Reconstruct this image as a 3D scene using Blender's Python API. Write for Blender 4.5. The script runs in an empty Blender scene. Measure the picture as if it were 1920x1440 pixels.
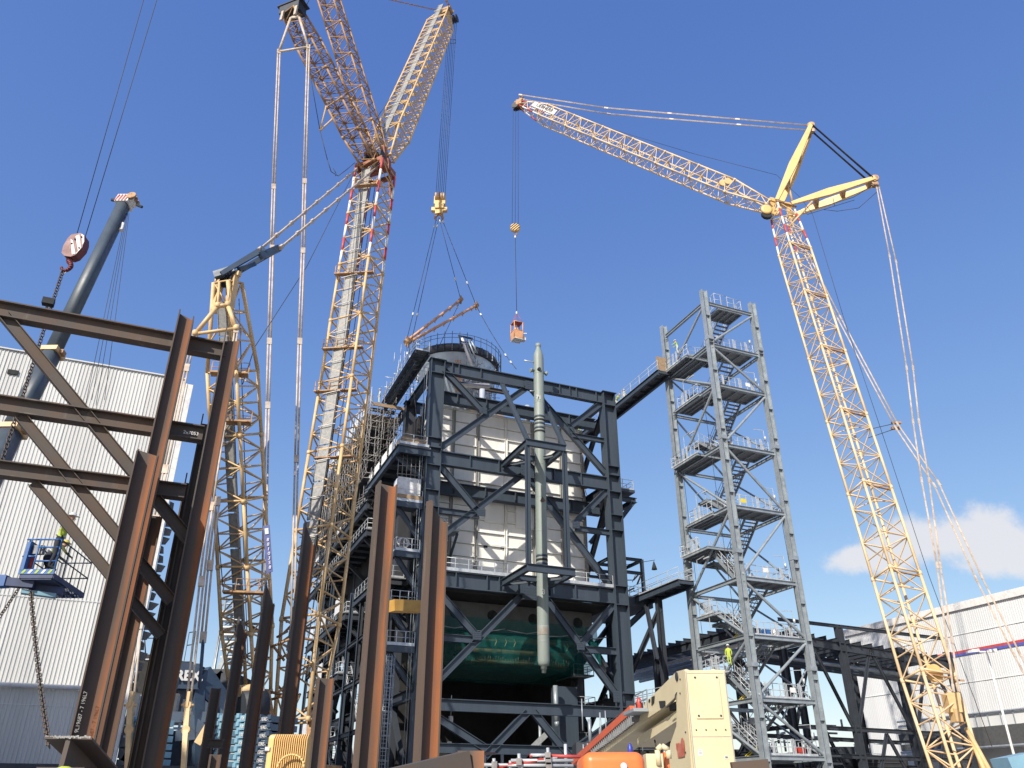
import bpy, bmesh, math, random
from mathutils import Vector as V3, Matrix
random.seed(7)
S = bpy.context.scene
# ---------------------------------------------------------------- camera
cam = bpy.data.cameras.new('camera'); cam.lens = 28.2; cam.sensor_width = 36; cam.clip_end = 9000
co = bpy.data.objects.new('camera', cam); S.collection.objects.link(co)
co.location = (0, 0, 1.6); co.rotation_euler = (math.radians(90 + 27.65), 0, 0); S.camera = co
# ---------------------------------------------------------------- daylight
SUN = V3((2.6, 5.43, -4.15)).normalized()           # travel direction of the light
elev = math.asin(-SUN.z); azim = math.atan2(-SUN.x, -SUN.y)   # bearing of the sun from +Y clockwise
def _dir(x, y):
    f = 1504.; p = math.radians(27.65); v = 720-y; d = f*math.cos(p)-v*math.sin(p); X = (x-960)/d; Zz = (f*math.sin(p)+v*math.cos(p))/d
    return math.atan2(X, 1), math.asin(Zz/math.sqrt(X*X+1+Zz*Zz))
CLOUD = [(*_dir(x, y), rx/1504., ry/1504.) for x, y, rx, ry in ((1650,1042,95,30),(1725,1015,110,52),(1800,1008,115,58),(1870,1030,110,48),(1975,1045,120,34))]
W = bpy.data.worlds.new('World'); S.world = W; W.use_nodes = True
nt = W.node_tree; nt.nodes.clear()
out = nt.nodes.new('ShaderNodeOutputWorld'); bg = nt.nodes.new('ShaderNodeBackground')
sky = nt.nodes.new('ShaderNodeTexSky'); sky.sky_type = 'NISHITA'; sky.sun_disc = False
sky.sun_elevation = elev; sky.sun_rotation = azim; sky.air_density = 1.0; sky.dust_density = 0.8; sky.ozone_density = 3.5
sky.altitude = 0
hs = nt.nodes.new('ShaderNodeHueSaturation'); hs.inputs['Saturation'].default_value = 1.0
sep = nt.nodes.new('ShaderNodeSeparateColor'); com = nt.nodes.new('ShaderNodeCombineColor'); nt.links.new(sky.outputs[0], sep.inputs[0])
for ch, (g_, k_) in enumerate(((1.0, .735), (.84, .855), (.45, 1.74))):      # film response of the phone sky, the same in every direction
    pw = nt.nodes.new('ShaderNodeMath'); pw.operation = 'POWER'; pw.inputs[1].default_value = g_; ml = nt.nodes.new('ShaderNodeMath'); ml.operation = 'MULTIPLY'; ml.inputs[1].default_value = k_
    nt.links.new(sep.outputs[ch], pw.inputs[0]); nt.links.new(pw.outputs[0], ml.inputs[0]); nt.links.new(ml.outputs[0], com.inputs[ch])
# one soft cloud low in the sky
tcw = nt.nodes.new('ShaderNodeTexCoord'); nzw = nt.nodes.new('ShaderNodeTexNoise'); nzw.inputs['Scale'].default_value = 15; nzw.inputs['Detail'].default_value = 9; nzw.inputs['Roughness'].default_value = .66
nt.links.new(tcw.outputs['Generated'], nzw.inputs['Vector'])
spx = nt.nodes.new('ShaderNodeSeparateXYZ'); nt.links.new(tcw.outputs['Generated'], spx.inputs[0])
def mth(op, a, b=None):
    q = nt.nodes.new('ShaderNodeMath'); q.operation = op
    for i, v in enumerate((a, b)):
        if v is None: continue
        if isinstance(v, (int, float)): q.inputs[i].default_value = v
        else: nt.links.new(v, q.inputs[i])
    return q.outputs[0]
azn = mth('ARCTAN2', spx.outputs['X'], spx.outputs['Y']); eln = mth('ARCSINE', spx.outputs['Z'])
tot = None
for a0, e0, ra, re_ in CLOUD:
    q1 = mth('DIVIDE', mth('SUBTRACT', azn, a0), ra); q2 = mth('DIVIDE', mth('SUBTRACT', eln, e0), re_)
    d2 = mth('SQRT', mth('ADD', mth('MULTIPLY', q1, q1), mth('MULTIPLY', q2, q2))); v_ = mth('SUBTRACT', 1.0, d2); tot = v_ if tot is None else mth('MAXIMUM', tot, v_)
den = mth('ADD', tot, mth('MULTIPLY', mth('SUBTRACT', nzw.outputs['Fac'], .52), 1.7))
cm = nt.nodes.new('ShaderNodeMapRange'); cm.interpolation_type = 'SMOOTHSTEP'; cm.inputs[1].default_value = -.02; cm.inputs[2].default_value = .50; cm.inputs[4].default_value = .9; nt.links.new(den, cm.inputs[0])
cmx = nt.nodes.new('ShaderNodeMix'); cmx.data_type = 'RGBA'; nt.links.new(cm.outputs[0], cmx.inputs[0]); nt.links.new(com.outputs[0], cmx.inputs[6]); cmx.inputs[7].default_value = (3.6, 3.6, 3.75, 1)
nt.links.new(cmx.outputs[2], hs.inputs['Color']); nt.links.new(hs.outputs[0], bg.inputs[0]); bg.inputs[1].default_value = 0.15
nt.links.new(bg.outputs[0], out.inputs[0])
sl = bpy.data.lights.new('sun', 'SUN'); sl.energy = 4.0; sl.angle = math.radians(0.5); sl.color = (1.0, 0.93, 0.82)
so = bpy.data.objects.new('sun', sl); S.collection.objects.link(so)
so.rotation_euler = SUN.to_track_quat('-Z', 'Y').to_euler(); so.location = (0, -20, 80)
S.view_settings.view_transform = 'Standard'; S.view_settings.look = 'None'
S.view_settings.exposure = 0.60; S.view_settings.gamma = 1
# ---------------------------------------------------------------- camera mathematics, used to find real places on real planes
f_ = 1504.; pit = math.radians(27.65); sp, cp = math.sin(pit), math.cos(pit)
az = math.radians(67.2); U2 = (math.sin(az), math.cos(az)); W2 = (-U2[1], U2[0]); OX, OY = -7.9, 71.0; CZ = 1.6
U = V3((U2[0], U2[1], 0)); VV = V3((W2[0], W2[1], 0)); Z = V3((0, 0, 1)); GR = math.radians(90 - 67.2)
def ray(x, y):
    v = 720 - y; d = f_*cp - v*sp
    return (x-960)/d, (f_*sp + v*cp)/d
def at(x, y, Y): r = ray(x, y); return V3((r[0]*Y, Y, CZ + r[1]*Y))
def uv(X, Y): a, b = X-OX, Y-OY; return a*U2[0]+b*U2[1], a*W2[0]+b*W2[1]
def G(u, v, z): return V3((OX+u*U2[0]+v*W2[0], OY+u*U2[1]+v*W2[1], z))
def onv(x, y, v):       # where the sight line meets the plane v of the building grid
    r = ray(x, y); Y = (v+OX*W2[0]+OY*W2[1])/(r[0]*W2[0]+W2[1]); return at(x, y, Y)
def onu(x, y, u):
    r = ray(x, y); Y = (u+OX*U2[0]+OY*U2[1])/(r[0]*U2[0]+U2[1]); return at(x, y, Y)
def onz(x, y, z):
    r = ray(x, y); return at(x, y, (z-CZ)/r[1])
def gv(p): a = uv(p.x, p.y); return a[0], a[1], p.z
# ---------------------------------------------------------------- materials
MT = {}
def mat(name, col, col2=None, rough=0.55, metal=0.0, scale=3.0, amt=0.5, bump=0.0, spots=None, spec=0.5, streak=False, thr=(0.4, 0.65), alpha=1.0, trans=0.0):
    m = bpy.data.materials.new(name); m.use_nodes = True; n = m.node_tree; b = n.nodes['Principled BSDF']
    b.inputs['Roughness'].default_value = rough; b.inputs['Metallic'].default_value = metal
    b.inputs['Specular IOR Level'].default_value = spec
    if alpha < 1: b.inputs['Alpha'].default_value = alpha
    if trans: b.inputs['Transmission Weight'].default_value = trans
    geo = n.nodes.new('ShaderNodeNewGeometry'); mp = n.nodes.new('ShaderNodeMapping')
    n.links.new(geo.outputs['Position'], mp.inputs[0])
    if streak: mp.inputs['Scale'].default_value = (1, 1, .12)
    nz = n.nodes.new('ShaderNodeTexNoise'); nz.inputs['Scale'].default_value = scale; nz.inputs['Detail'].default_value = 6
    nz.inputs['Roughness'].default_value = .65
    n.links.new(mp.outputs[0], nz.inputs['Vector'])
    rp = n.nodes.new('ShaderNodeMapRange'); rp.inputs[1].default_value = thr[0]; rp.inputs[2].default_value = thr[1]
    n.links.new(nz.outputs['Fac'], rp.inputs[0])
    mx = n.nodes.new('ShaderNodeMix'); mx.data_type = 'RGBA'
    c2 = col2 or tuple(c*(1-amt*.45) for c in col)
    mx.inputs[6].default_value = (*col, 1); mx.inputs[7].default_value = (*c2, 1); n.links.new(rp.outputs[0], mx.inputs[0])
    last = mx.outputs[2]
    if spots:
        nz2 = n.nodes.new('ShaderNodeTexNoise'); nz2.inputs['Scale'].default_value = spots[1]; nz2.inputs['Detail'].default_value = 5
        n.links.new(mp.outputs[0], nz2.inputs['Vector'])
        r2 = n.nodes.new('ShaderNodeMapRange'); r2.inputs[1].default_value = spots[2]; r2.inputs[2].default_value = spots[2]+.1
        n.links.new(nz2.outputs['Fac'], r2.inputs[0])
        m2 = n.nodes.new('ShaderNodeMix'); m2.data_type = 'RGBA'; n.links.new(r2.outputs[0], m2.inputs[0])
        n.links.new(last, m2.inputs[6]); m2.inputs[7].default_value = (*spots[0], 1); last = m2.outputs[2]
    n.links.new(last, b.inputs['Base Color'])
    rr = n.nodes.new('ShaderNodeMapRange'); rr.inputs[3].default_value = max(.05, rough-.12); rr.inputs[4].default_value = min(1, rough+.15)
    n.links.new(nz.outputs['Fac'], rr.inputs[0]); n.links.new(rr.outputs[0], b.inputs['Roughness'])
    if bump:
        bm_ = n.nodes.new('ShaderNodeBump'); bm_.inputs['Strength'].default_value = bump; bm_.inputs['Distance'].default_value = .02
        n.links.new(nz.outputs['Fac'], bm_.inputs['Height']); n.links.new(bm_.outputs[0], b.inputs['Normal'])
    MT[name] = m; return m
steel = mat('slate blue painted steel', (.046, .063, .086), (.036, .050, .069), .5, scale=1.2, streak=True, spots=((.068, .085, .11), 2.3, .67))
steel2 = mat('dark painted steel', (.034, .041, .052), (.024, .029, .038), .6, scale=1.0)
black = mat('dark cladding and interior shade', (.022, .021, .020), (.012, .012, .012), .8, scale=.7)  # near black; doubles as painted shade inside the boiler frame
white = mat('white casing paint', (.80, .79, .74), (.74, .73, .685), .55, scale=1.1, amt=.3, streak=True)
whitec = mat('white cladding', (.62, .62, .595), (.55, .55, .53), .45, scale=.35, streak=True)
whitec3 = mat('weathered white cladding', (.585, .585, .56), (.50, .50, .48), .5, scale=.5, streak=True)
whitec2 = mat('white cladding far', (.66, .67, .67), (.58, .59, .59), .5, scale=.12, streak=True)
rib = mat('casing rib paint', (.34, .335, .315), (.27, .265, .25), .6, scale=2)
galv = mat('galvanised steel', (.34, .38, .41), (.25, .285, .31), .45, metal=.35, scale=1.6)
galvb = mat('bright galvanised rail', (.55, .58, .60), (.42, .44, .46), .4, metal=.3, scale=3)
galvd = mat('galvanised decking', (.25, .265, .28), (.18, .19, .20), .6, metal=.2, scale=3)
yel = mat('crane yellow', (.66, .46, .23), (.55, .36, .17), .5, scale=1.2, spots=((.30, .15, .07), 4.0, .70))
yelb = mat('bright crane yellow', (.72, .48, .19), (.62, .40, .15), .45, scale=.8, spots=((.25, .12, .05), 3.0, .70))
yeld = mat('shaded weathered crane yellow', (.42, .25, .11), (.27, .14, .07), .6, scale=2.0, spots=((.14, .06, .03), 5.0, .58))  # worn spots, plus a brown base that carries the shade on the struts
yelp = mat('pale crane yellow', (.72, .54, .33), (.62, .45, .26), .5, scale=1.2, spots=((.34, .19, .10), 4.0, .70))
pale = mat('pale pendant steel', (.55, .47, .38), (.38, .28, .20), .5, scale=2.0)
orange_l = mat('orange primer tube', (.62, .33, .17), (.50, .25, .12), .5, scale=2)
redp = mat('red band paint', (.50, .07, .06), (.38, .06, .05), .5, scale=3)
whp = mat('white band paint', (.75, .73, .70), (.6, .58, .55), .5, scale=3)
grate = mat('boom walkway grating', (.30, .30, .29), (.21, .21, .20), .6, metal=.2, scale=5)
rope = mat('wire rope', (.035, .035, .04), rough=.6)
rust = mat('mill scale rust', (.078, .065, .056), (.115, .074, .053), .75, scale=1.1, streak=True, bump=.3, spots=((.15, .125, .105), 3.0, .62), thr=(.40, .66))
rusto = mat('orange rust', (.34, .125, .045), (.19, .095, .055), .85, scale=1.4, streak=True, bump=.3, spots=((.12, .08, .06), 2.2, .62))
def webgrad(m):      # mill scale that gives way to orange rust towards the right flange
    n = m.node_tree; b = n.nodes['Principled BSDF']; src = b.inputs['Base Color'].links[0].from_socket
    tc = n.nodes.new('ShaderNodeTexCoord'); dt = n.nodes.new('ShaderNodeVectorMath'); dt.operation = 'DOT_PRODUCT'; dt.inputs[1].default_value = (U.x, U.y, 0); n.links.new(tc.outputs['Object'], dt.inputs[0])
    nz = n.nodes.new('ShaderNodeTexNoise'); nz.inputs['Scale'].default_value = 1.3; nz.inputs['Detail'].default_value = 4; g = n.nodes.new('ShaderNodeNewGeometry'); mp = n.nodes.new('ShaderNodeMapping'); mp.inputs['Scale'].default_value = (1,1,.25); n.links.new(g.outputs['Position'], mp.inputs[0]); n.links.new(mp.outputs[0], nz.inputs[0])
    ad = n.nodes.new('ShaderNodeMath'); ad.operation = 'MULTIPLY_ADD'; ad.inputs[1].default_value = .30; n.links.new(nz.outputs['Fac'], ad.inputs[0]); n.links.new(dt.outputs['Value'], ad.inputs[2])
    mr = n.nodes.new('ShaderNodeMapRange'); mr.inputs[1].default_value = .17; mr.inputs[2].default_value = .34; n.links.new(ad.outputs[0], mr.inputs[0])
    mx = n.nodes.new('ShaderNodeMix'); mx.data_type = 'RGBA'; mx.inputs[6].default_value = (.088, .071, .061, 1); n.links.new(mr.outputs[0], mx.inputs[0]); n.links.new(src, mx.inputs[7]); n.links.new(mx.outputs[2], b.inputs['Base Color'])
webgrad(rusto)
rustb = mat('brown rusty steel', (.078, .068, .060), (.10, .068, .05), .75, scale=1.4, bump=.25)
bluelift = mat('lift blue', (.04, .14, .38), (.03, .10, .28), .4, scale=3)
blued = mat('dark lift blue', (.035, .055, .13), (.025, .04, .09), .5, scale=3)
bluel = mat('light crane blue', (.20, .36, .46), (.16, .29, .38), .5, scale=1.5)
bluec = mat('crane dark blue', (.045, .075, .12), (.035, .055, .09), .5, scale=1.5)
boomg = mat('telescopic boom blue grey', (.065, .085, .105), (.045, .06, .08), .45, scale=1.5)
vess = mat('vessel grey green paint', (.235, .275, .25), (.195, .23, .21), .5, scale=1.5, streak=True, spots=((.33, .24, .16), 1.1, .66))
cream = mat('cream lift paint', (.64, .56, .36), (.58, .50, .32), .42, scale=1.2)
orj = mat('orange hood', (.85, .20, .05), (.75, .16, .045), .35, scale=1.0)
foil = mat('insulation foil', (.62, .66, .70), (.38, .41, .46), .35, metal=.6, scale=9, bump=1.0, thr=(.35, .6))
foils = mat('smooth foil sheet', (.50, .58, .66), (.40, .47, .55), .4, metal=.4, scale=1.0)
greyc = mat('pale grey cladding', (.40, .44, .50), (.34, .38, .43), .5, scale=.8)
timber = mat('scaffold board', (.33, .23, .14), (.24, .17, .10), .8, scale=4)
ytimber = mat('yellow timber', (.55, .32, .07), (.42, .23, .05), .6, scale=2)
sheetw = mat('white sheeting', (.70, .70, .70), (.50, .51, .52), .6, scale=2.5, bump=.6)
scaf = mat('scaffold tube', (.30, .30, .30), (.17, .15, .14), .5, metal=.4, scale=6)
tubeg = mat('tarnished yellow pipework', (.17, .145, .06), (.10, .085, .035), .85, scale=2)
concrete = mat('concrete yard', (.28, .27, .25), (.22, .21, .20), .9, scale=.3)
skin_ = mat('skin', (.45, .25, .17), rough=.6)
hivis = mat('lime high visibility', (.42, .52, .05), (.32, .40, .05), .7, scale=8)
wsuit = mat('pale overall', (.52, .54, .42), (.42, .43, .34), .8, scale=6)
navy = mat('navy workwear', (.022, .026, .038), rough=.85)
helm = mat('white helmet', (.75, .75, .72), rough=.35)
redc = mat('red plastic', (.55, .06, .04), rough=.4)
bluep = mat('blue cap', (.03, .05, .35), rough=.4)
maroon = mat('hook block maroon', (.15, .022, .028), (.11, .02, .024), .5, scale=4)
limeh = mat('lime helmet', (.55, .62, .08), rough=.35)
darkb = mat('dark recess', (.02, .022, .025), rough=.8)
blues = mat('blue stripe', (.10, .12, .42), rough=.4)
reds = mat('red stripe', (.50, .08, .08), rough=.4)
net = mat('green debris netting', (.014, .115, .11), (.020, .15, .14), .8, scale=.6, alpha=.46, spec=0.0)
# ---------------------------------------------------------------- object helpers
def link(o): S.collection.objects.link(o); return o
def tag(o, label=None, cat=None, group=None, kind=None):
    if label: o['label'] = label
    if cat: o['category'] = cat
    if group: o['group'] = group
    if kind: o['kind'] = kind
    return o
def thing(name, loc, label, cat, group=None):
    o = link(bpy.data.objects.new(name, None)); o.location = loc; o.empty_display_size = .3
    o['_w'] = 1; return tag(o, label, cat, group)
WL = {}
def wloc(o):
    if o is None: return V3((0, 0, 0))
    p = V3(o.location); 
    while o.parent: o = o.parent; p += V3(o.location)
    return p
def frame(p0, p1, hd):
    z = (p1-p0); L = z.length; z = z/L; x = V3(hd) - z*V3(hd).dot(z)
    if x.length < 1e-4: x = V3((1, .3, 0)) - z*V3((1, .3, 0)).dot(z)
    x.normalize(); y = z.cross(x); return x, y, z, L
class MB:
    def __init__(s): s.v = []; s.f = []; s.m = []; s.sm = []
    def quad8(s, P, mi=0):
        b = len(s.v); s.v += [tuple(p) for p in P]
        for q in ((0,3,2,1),(4,5,6,7),(0,1,5,4),(1,2,6,5),(2,3,7,6),(3,0,4,7)): s.f.append([b+i for i in q]); s.m.append(mi); s.sm.append(False)
    def box(s, c, ex, ey, ez, mi=0):      # half extents as vectors
        c, ex, ey, ez = V3(c), V3(ex), V3(ey), V3(ez)
        s.quad8([c-ex-ey-ez, c+ex-ey-ez, c+ex+ey-ez, c-ex+ey-ez, c-ex-ey+ez, c+ex-ey+ez, c+ex+ey+ez, c-ex+ey+ez], mi)
    def gbox(s, u0, u1, v0, v1, z0, z1, mi=0):
        s.quad8([G(u0,v0,z0), G(u1,v0,z0), G(u1,v1,z0), G(u0,v1,z0), G(u0,v0,z1), G(u1,v0,z1), G(u1,v1,z1), G(u0,v1,z1)], mi)
    def beam(s, p0, p1, h, w, hd=Z, mi=0, h2=None, w2=None):
        p0, p1 = V3(p0), V3(p1); x, y, z, L = frame(p0, p1, hd); h2 = h2 or h; w2 = w2 or w
        s.quad8([p0-x*h/2-y*w/2, p0+x*h/2-y*w/2, p0+x*h/2+y*w/2, p0-x*h/2+y*w/2, p1-x*h2/2-y*w2/2, p1+x*h2/2-y*w2/2, p1+x*h2/2+y*w2/2, p1-x*h2/2+y*w2/2], mi)
    def poly(s, outline, ext, mi=0):        # outline: planar loop, ext: thickness vector
        b = len(s.v); n = len(outline); ext = V3(ext)
        s.v += [tuple(V3(p)) for p in outline] + [tuple(V3(p)+ext) for p in outline]
        s.f.append([b+i for i in range(n)][::-1]); s.f.append([b+n+i for i in range(n)])
        for i in range(n): j = (i+1) % n; s.f.append([b+i, b+j, b+n+j, b+n+i])
        s.m += [mi]*(n+2); s.sm += [False]*(n+2)
    def ibeam(s, p0, p1, h, w, hd=Z, mi=0, tf=.08, tw=.06, mw=None):
        p0, p1 = V3(p0), V3(p1); x, y, z, L = frame(p0, p1, hd); a, b, t, q = h/2, w/2, h*tf, w*tw
        pts = [(-a,-b),(-a+t,-b),(-a+t,-q),(a-t,-q),(a-t,-b),(a,-b),(a,b),(a-t,b),(a-t,q),(-a+t,q),(-a+t,b),(-a,b)]
        n0 = len(s.m); s.poly([p0+x*i+y*j for i, j in pts], z*L, mi)
        if mw is not None:
            s.m[n0+2+2] = mw; s.m[n0+2+8] = mw
    def tube(s, p0, p1, r, n=6, mi=0, r2=None, cap=True):
        p0, p1 = V3(p0), V3(p1)
        if (p1-p0).length < 1e-5: return
        x, y, z, L = frame(p0, p1, Z if abs((p1-p0).normalized().z) < .9 else V3((1, 0, 0))); r2 = r if r2 is None else r2; b = len(s.v)
        for q, rr in ((p0, r), (p1, r2)):
            for i in range(n): a = 2*math.pi*i/n; s.v.append(tuple(q + x*math.cos(a)*rr + y*math.sin(a)*rr))
        for i in range(n): j = (i+1) % n; s.f.append([b+i, b+j, b+n+j, b+n+i]); s.m.append(mi); s.sm.append(True)
        if cap:
            s.f.append([b+i for i in range(n)][::-1]); s.f.append([b+n+i for i in range(n)]); s.m += [mi]*2; s.sm += [False]*2
    def path(s, pts, r, n=6, mi=0):
        for a, b in zip(pts, pts[1:]): s.tube(a, b, r, n, mi)
    def lathe(s, c, axis, prof, n=20, mi=0, smooth=True):    # prof: (distance along axis, radius)
        c, axis = V3(c), V3(axis).normalized(); x, y, z, L = frame(c, c+axis, Z if abs(axis.z) < .9 else V3((1, 0, 0))); b = len(s.v)
        for d, r in prof:
            for i in range(n): a = 2*math.pi*i/n; s.v.append(tuple(c + z*d + x*math.cos(a)*r + y*math.sin(a)*r))
        for k in range(len(prof)-1):
            for i in range(n): j = (i+1) % n; s.f.append([b+k*n+i, b+k*n+j, b+(k+1)*n+j, b+(k+1)*n+i]); s.m.append(mi); s.sm.append(smooth)
        s.f.append([b+i for i in range(n)][::-1]); s.f.append([b+(len(prof)-1)*n+i for i in range(n)]); s.m += [mi]*2; s.sm += [False]*2
    def build(s, name, mats, parent=None, **kw):
        if not isinstance(mats, (list, tuple)): mats = [mats]
        me = bpy.data.meshes.new(name); w = wloc(parent)
        me.from_pydata([(a-w.x, b-w.y, c-w.z) for a, b, c in s.v], [], s.f)
        for m in mats: me.materials.append(m)
        me.polygons.foreach_set('material_index', s.m); me.polygons.foreach_set('use_smooth', s.sm); me.update()
        o = link(bpy.data.objects.new(name, me)); o.parent = parent; return tag(o, **kw)
UNIT = {}
def unit(kind, m):
    k = (kind, m.name)
    if k not in UNIT:
        b = MB()
        if kind == 'I': b.ibeam((0,0,0), (0,0,1), 1, 1, (1,0,0))
        elif kind == 'B': b.box((0,0,.5), (.5,0,0), (0,.5,0), (0,0,.5))
        elif kind == 'T': b.tube((0,0,0), (0,0,1), .5, 8)
        me = bpy.data.meshes.new('unit_'+kind); me.from_pydata(b.v, [], b.f); me.materials.append(m)
        me.polygons.foreach_set('use_smooth', b.sm); UNIT[k] = me
    return UNIT[k]
def mem(parent, name, p0, p1, h, w=None, hd=Z, m=None, k='I', **kw):   # one straight member, sharing a unit mesh
    p0, p1 = V3(p0), V3(p1); w = w or h; x, y, z, L = frame(p0, p1, hd)
    o = link(bpy.data.objects.new(name, unit(k, m))); o.parent = parent
    l = p0 - wloc(parent)
    o.matrix_basis = Matrix(((x.x*h, y.x*w, z.x*L, l.x), (x.y*h, y.y*w, z.y*L, l.y), (x.z*h, y.z*w, z.z*L, l.z), (0,0,0,1)))
    return tag(o, **kw)
def rail(mb, pts, h=1.1, sp_=1.3, r=.03, mi=0, toe=True, post=.045):
    for a, b in zip(pts, pts[1:]):
        a, b = V3(a), V3(b); L = (b-a).length; n = max(1, round(L/sp_))
        for k in range(n+1):
            q = a.lerp(b, k/n); mb.beam(q, q+Z*h, post*1.5, post*.9, b-a, mi)
        for hh in (h, h*.55): mb.tube(a+Z*hh, b+Z*hh, r, 5, mi)
        if toe: mb.beam(a+Z*.08, b+Z*.08, .16, .012, Z, mi)
def bar_pts(pts, r, name, m, parent, n=6, **kw):
    b = MB(); b.path(pts, r, n); return b.build(name, m, parent, **kw)
def sag(a, b, d, n=12):
    a, b = V3(a), V3(b); return [a.lerp(b, i/n) - Z*d*4*(i/n)*(1-i/n) for i in range(n+1)]
def textmesh(name, s, size, origin, xd, yd, m, parent, ext=.01, bold=.0, **kw):
    cu = bpy.data.curves.new(name, 'FONT'); cu.body = s; cu.size = size; cu.extrude = ext; cu.offset = bold; cu.align_x = 'CENTER'; cu.align_y = 'CENTER'; cu.resolution_u = 3
    t = bpy.data.objects.new(name, cu); me = bpy.data.meshes.new_from_object(t); bpy.data.objects.remove(t)
    me.materials.clear(); me.materials.append(m)
    o = link(bpy.data.objects.new(name, me)); o.parent = parent; xd, yd = V3(xd).normalized(), V3(yd); yd = (yd-xd*yd.dot(xd)).normalized(); z = xd.cross(yd); l = V3(origin)-wloc(parent)
    o.matrix_basis = Matrix(((xd.x, yd.x, z.x, l.x), (xd.y, yd.y, z.y, l.y), (xd.z, yd.z, z.z, l.z), (0,0,0,1))); return tag(o, **kw)
# people: one skinned body, clothing colours by region, helmet as a child
POSE = {
 'stand': dict(hip=(0,0,.92), chest=(0,0,1.32), neck=(0,.0,1.48), head=(0,.02,1.62), lk=(-.1,.02,.48), lf=(-.11,-.02,.06), rk=(.1,.02,.48), rf=(.12,-.02,.06), le=(-.27,.02,1.14), lh=(-.27,.14,.92), re=(.27,.02,1.14), rh=(.27,.14,.92)),
 'reach': dict(hip=(0,-.05,.90), chest=(0,.06,1.28), neck=(0,.10,1.43), head=(0,.14,1.56), lk=(-.12,.03,.48), lf=(-.13,-.08,.06), rk=(.12,-.02,.46), rf=(.13,-.10,.06), le=(-.28,.22,1.16), lh=(-.22,.48,1.12), re=(.28,.22,1.14), rh=(.24,.48,1.05)),
 'bend': dict(hip=(0,-.12,.86), chest=(0,.20,1.12), neck=(0,.31,1.22), head=(0,.40,1.30), lk=(-.12,.05,.46), lf=(-.13,-.10,.06), rk=(.12,.0,.45), rf=(.13,-.14,.06), le=(-.27,.36,.98), lh=(-.2,.55,.86), re=(.27,.36,.98), rh=(.22,.56,.90)),
 'crouch': dict(hip=(0,-.1,.42), chest=(0,.10,.78), neck=(0,.16,.93), head=(0,.20,1.06), lk=(-.15,.30,.50), lf=(-.14,.0,.06), rk=(.15,.28,.46), rf=(.14,-.02,.06), le=(-.28,.28,.66), lh=(-.2,.48,.62), re=(.28,.28,.66), rh=(.2,.48,.62)),
}
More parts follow.
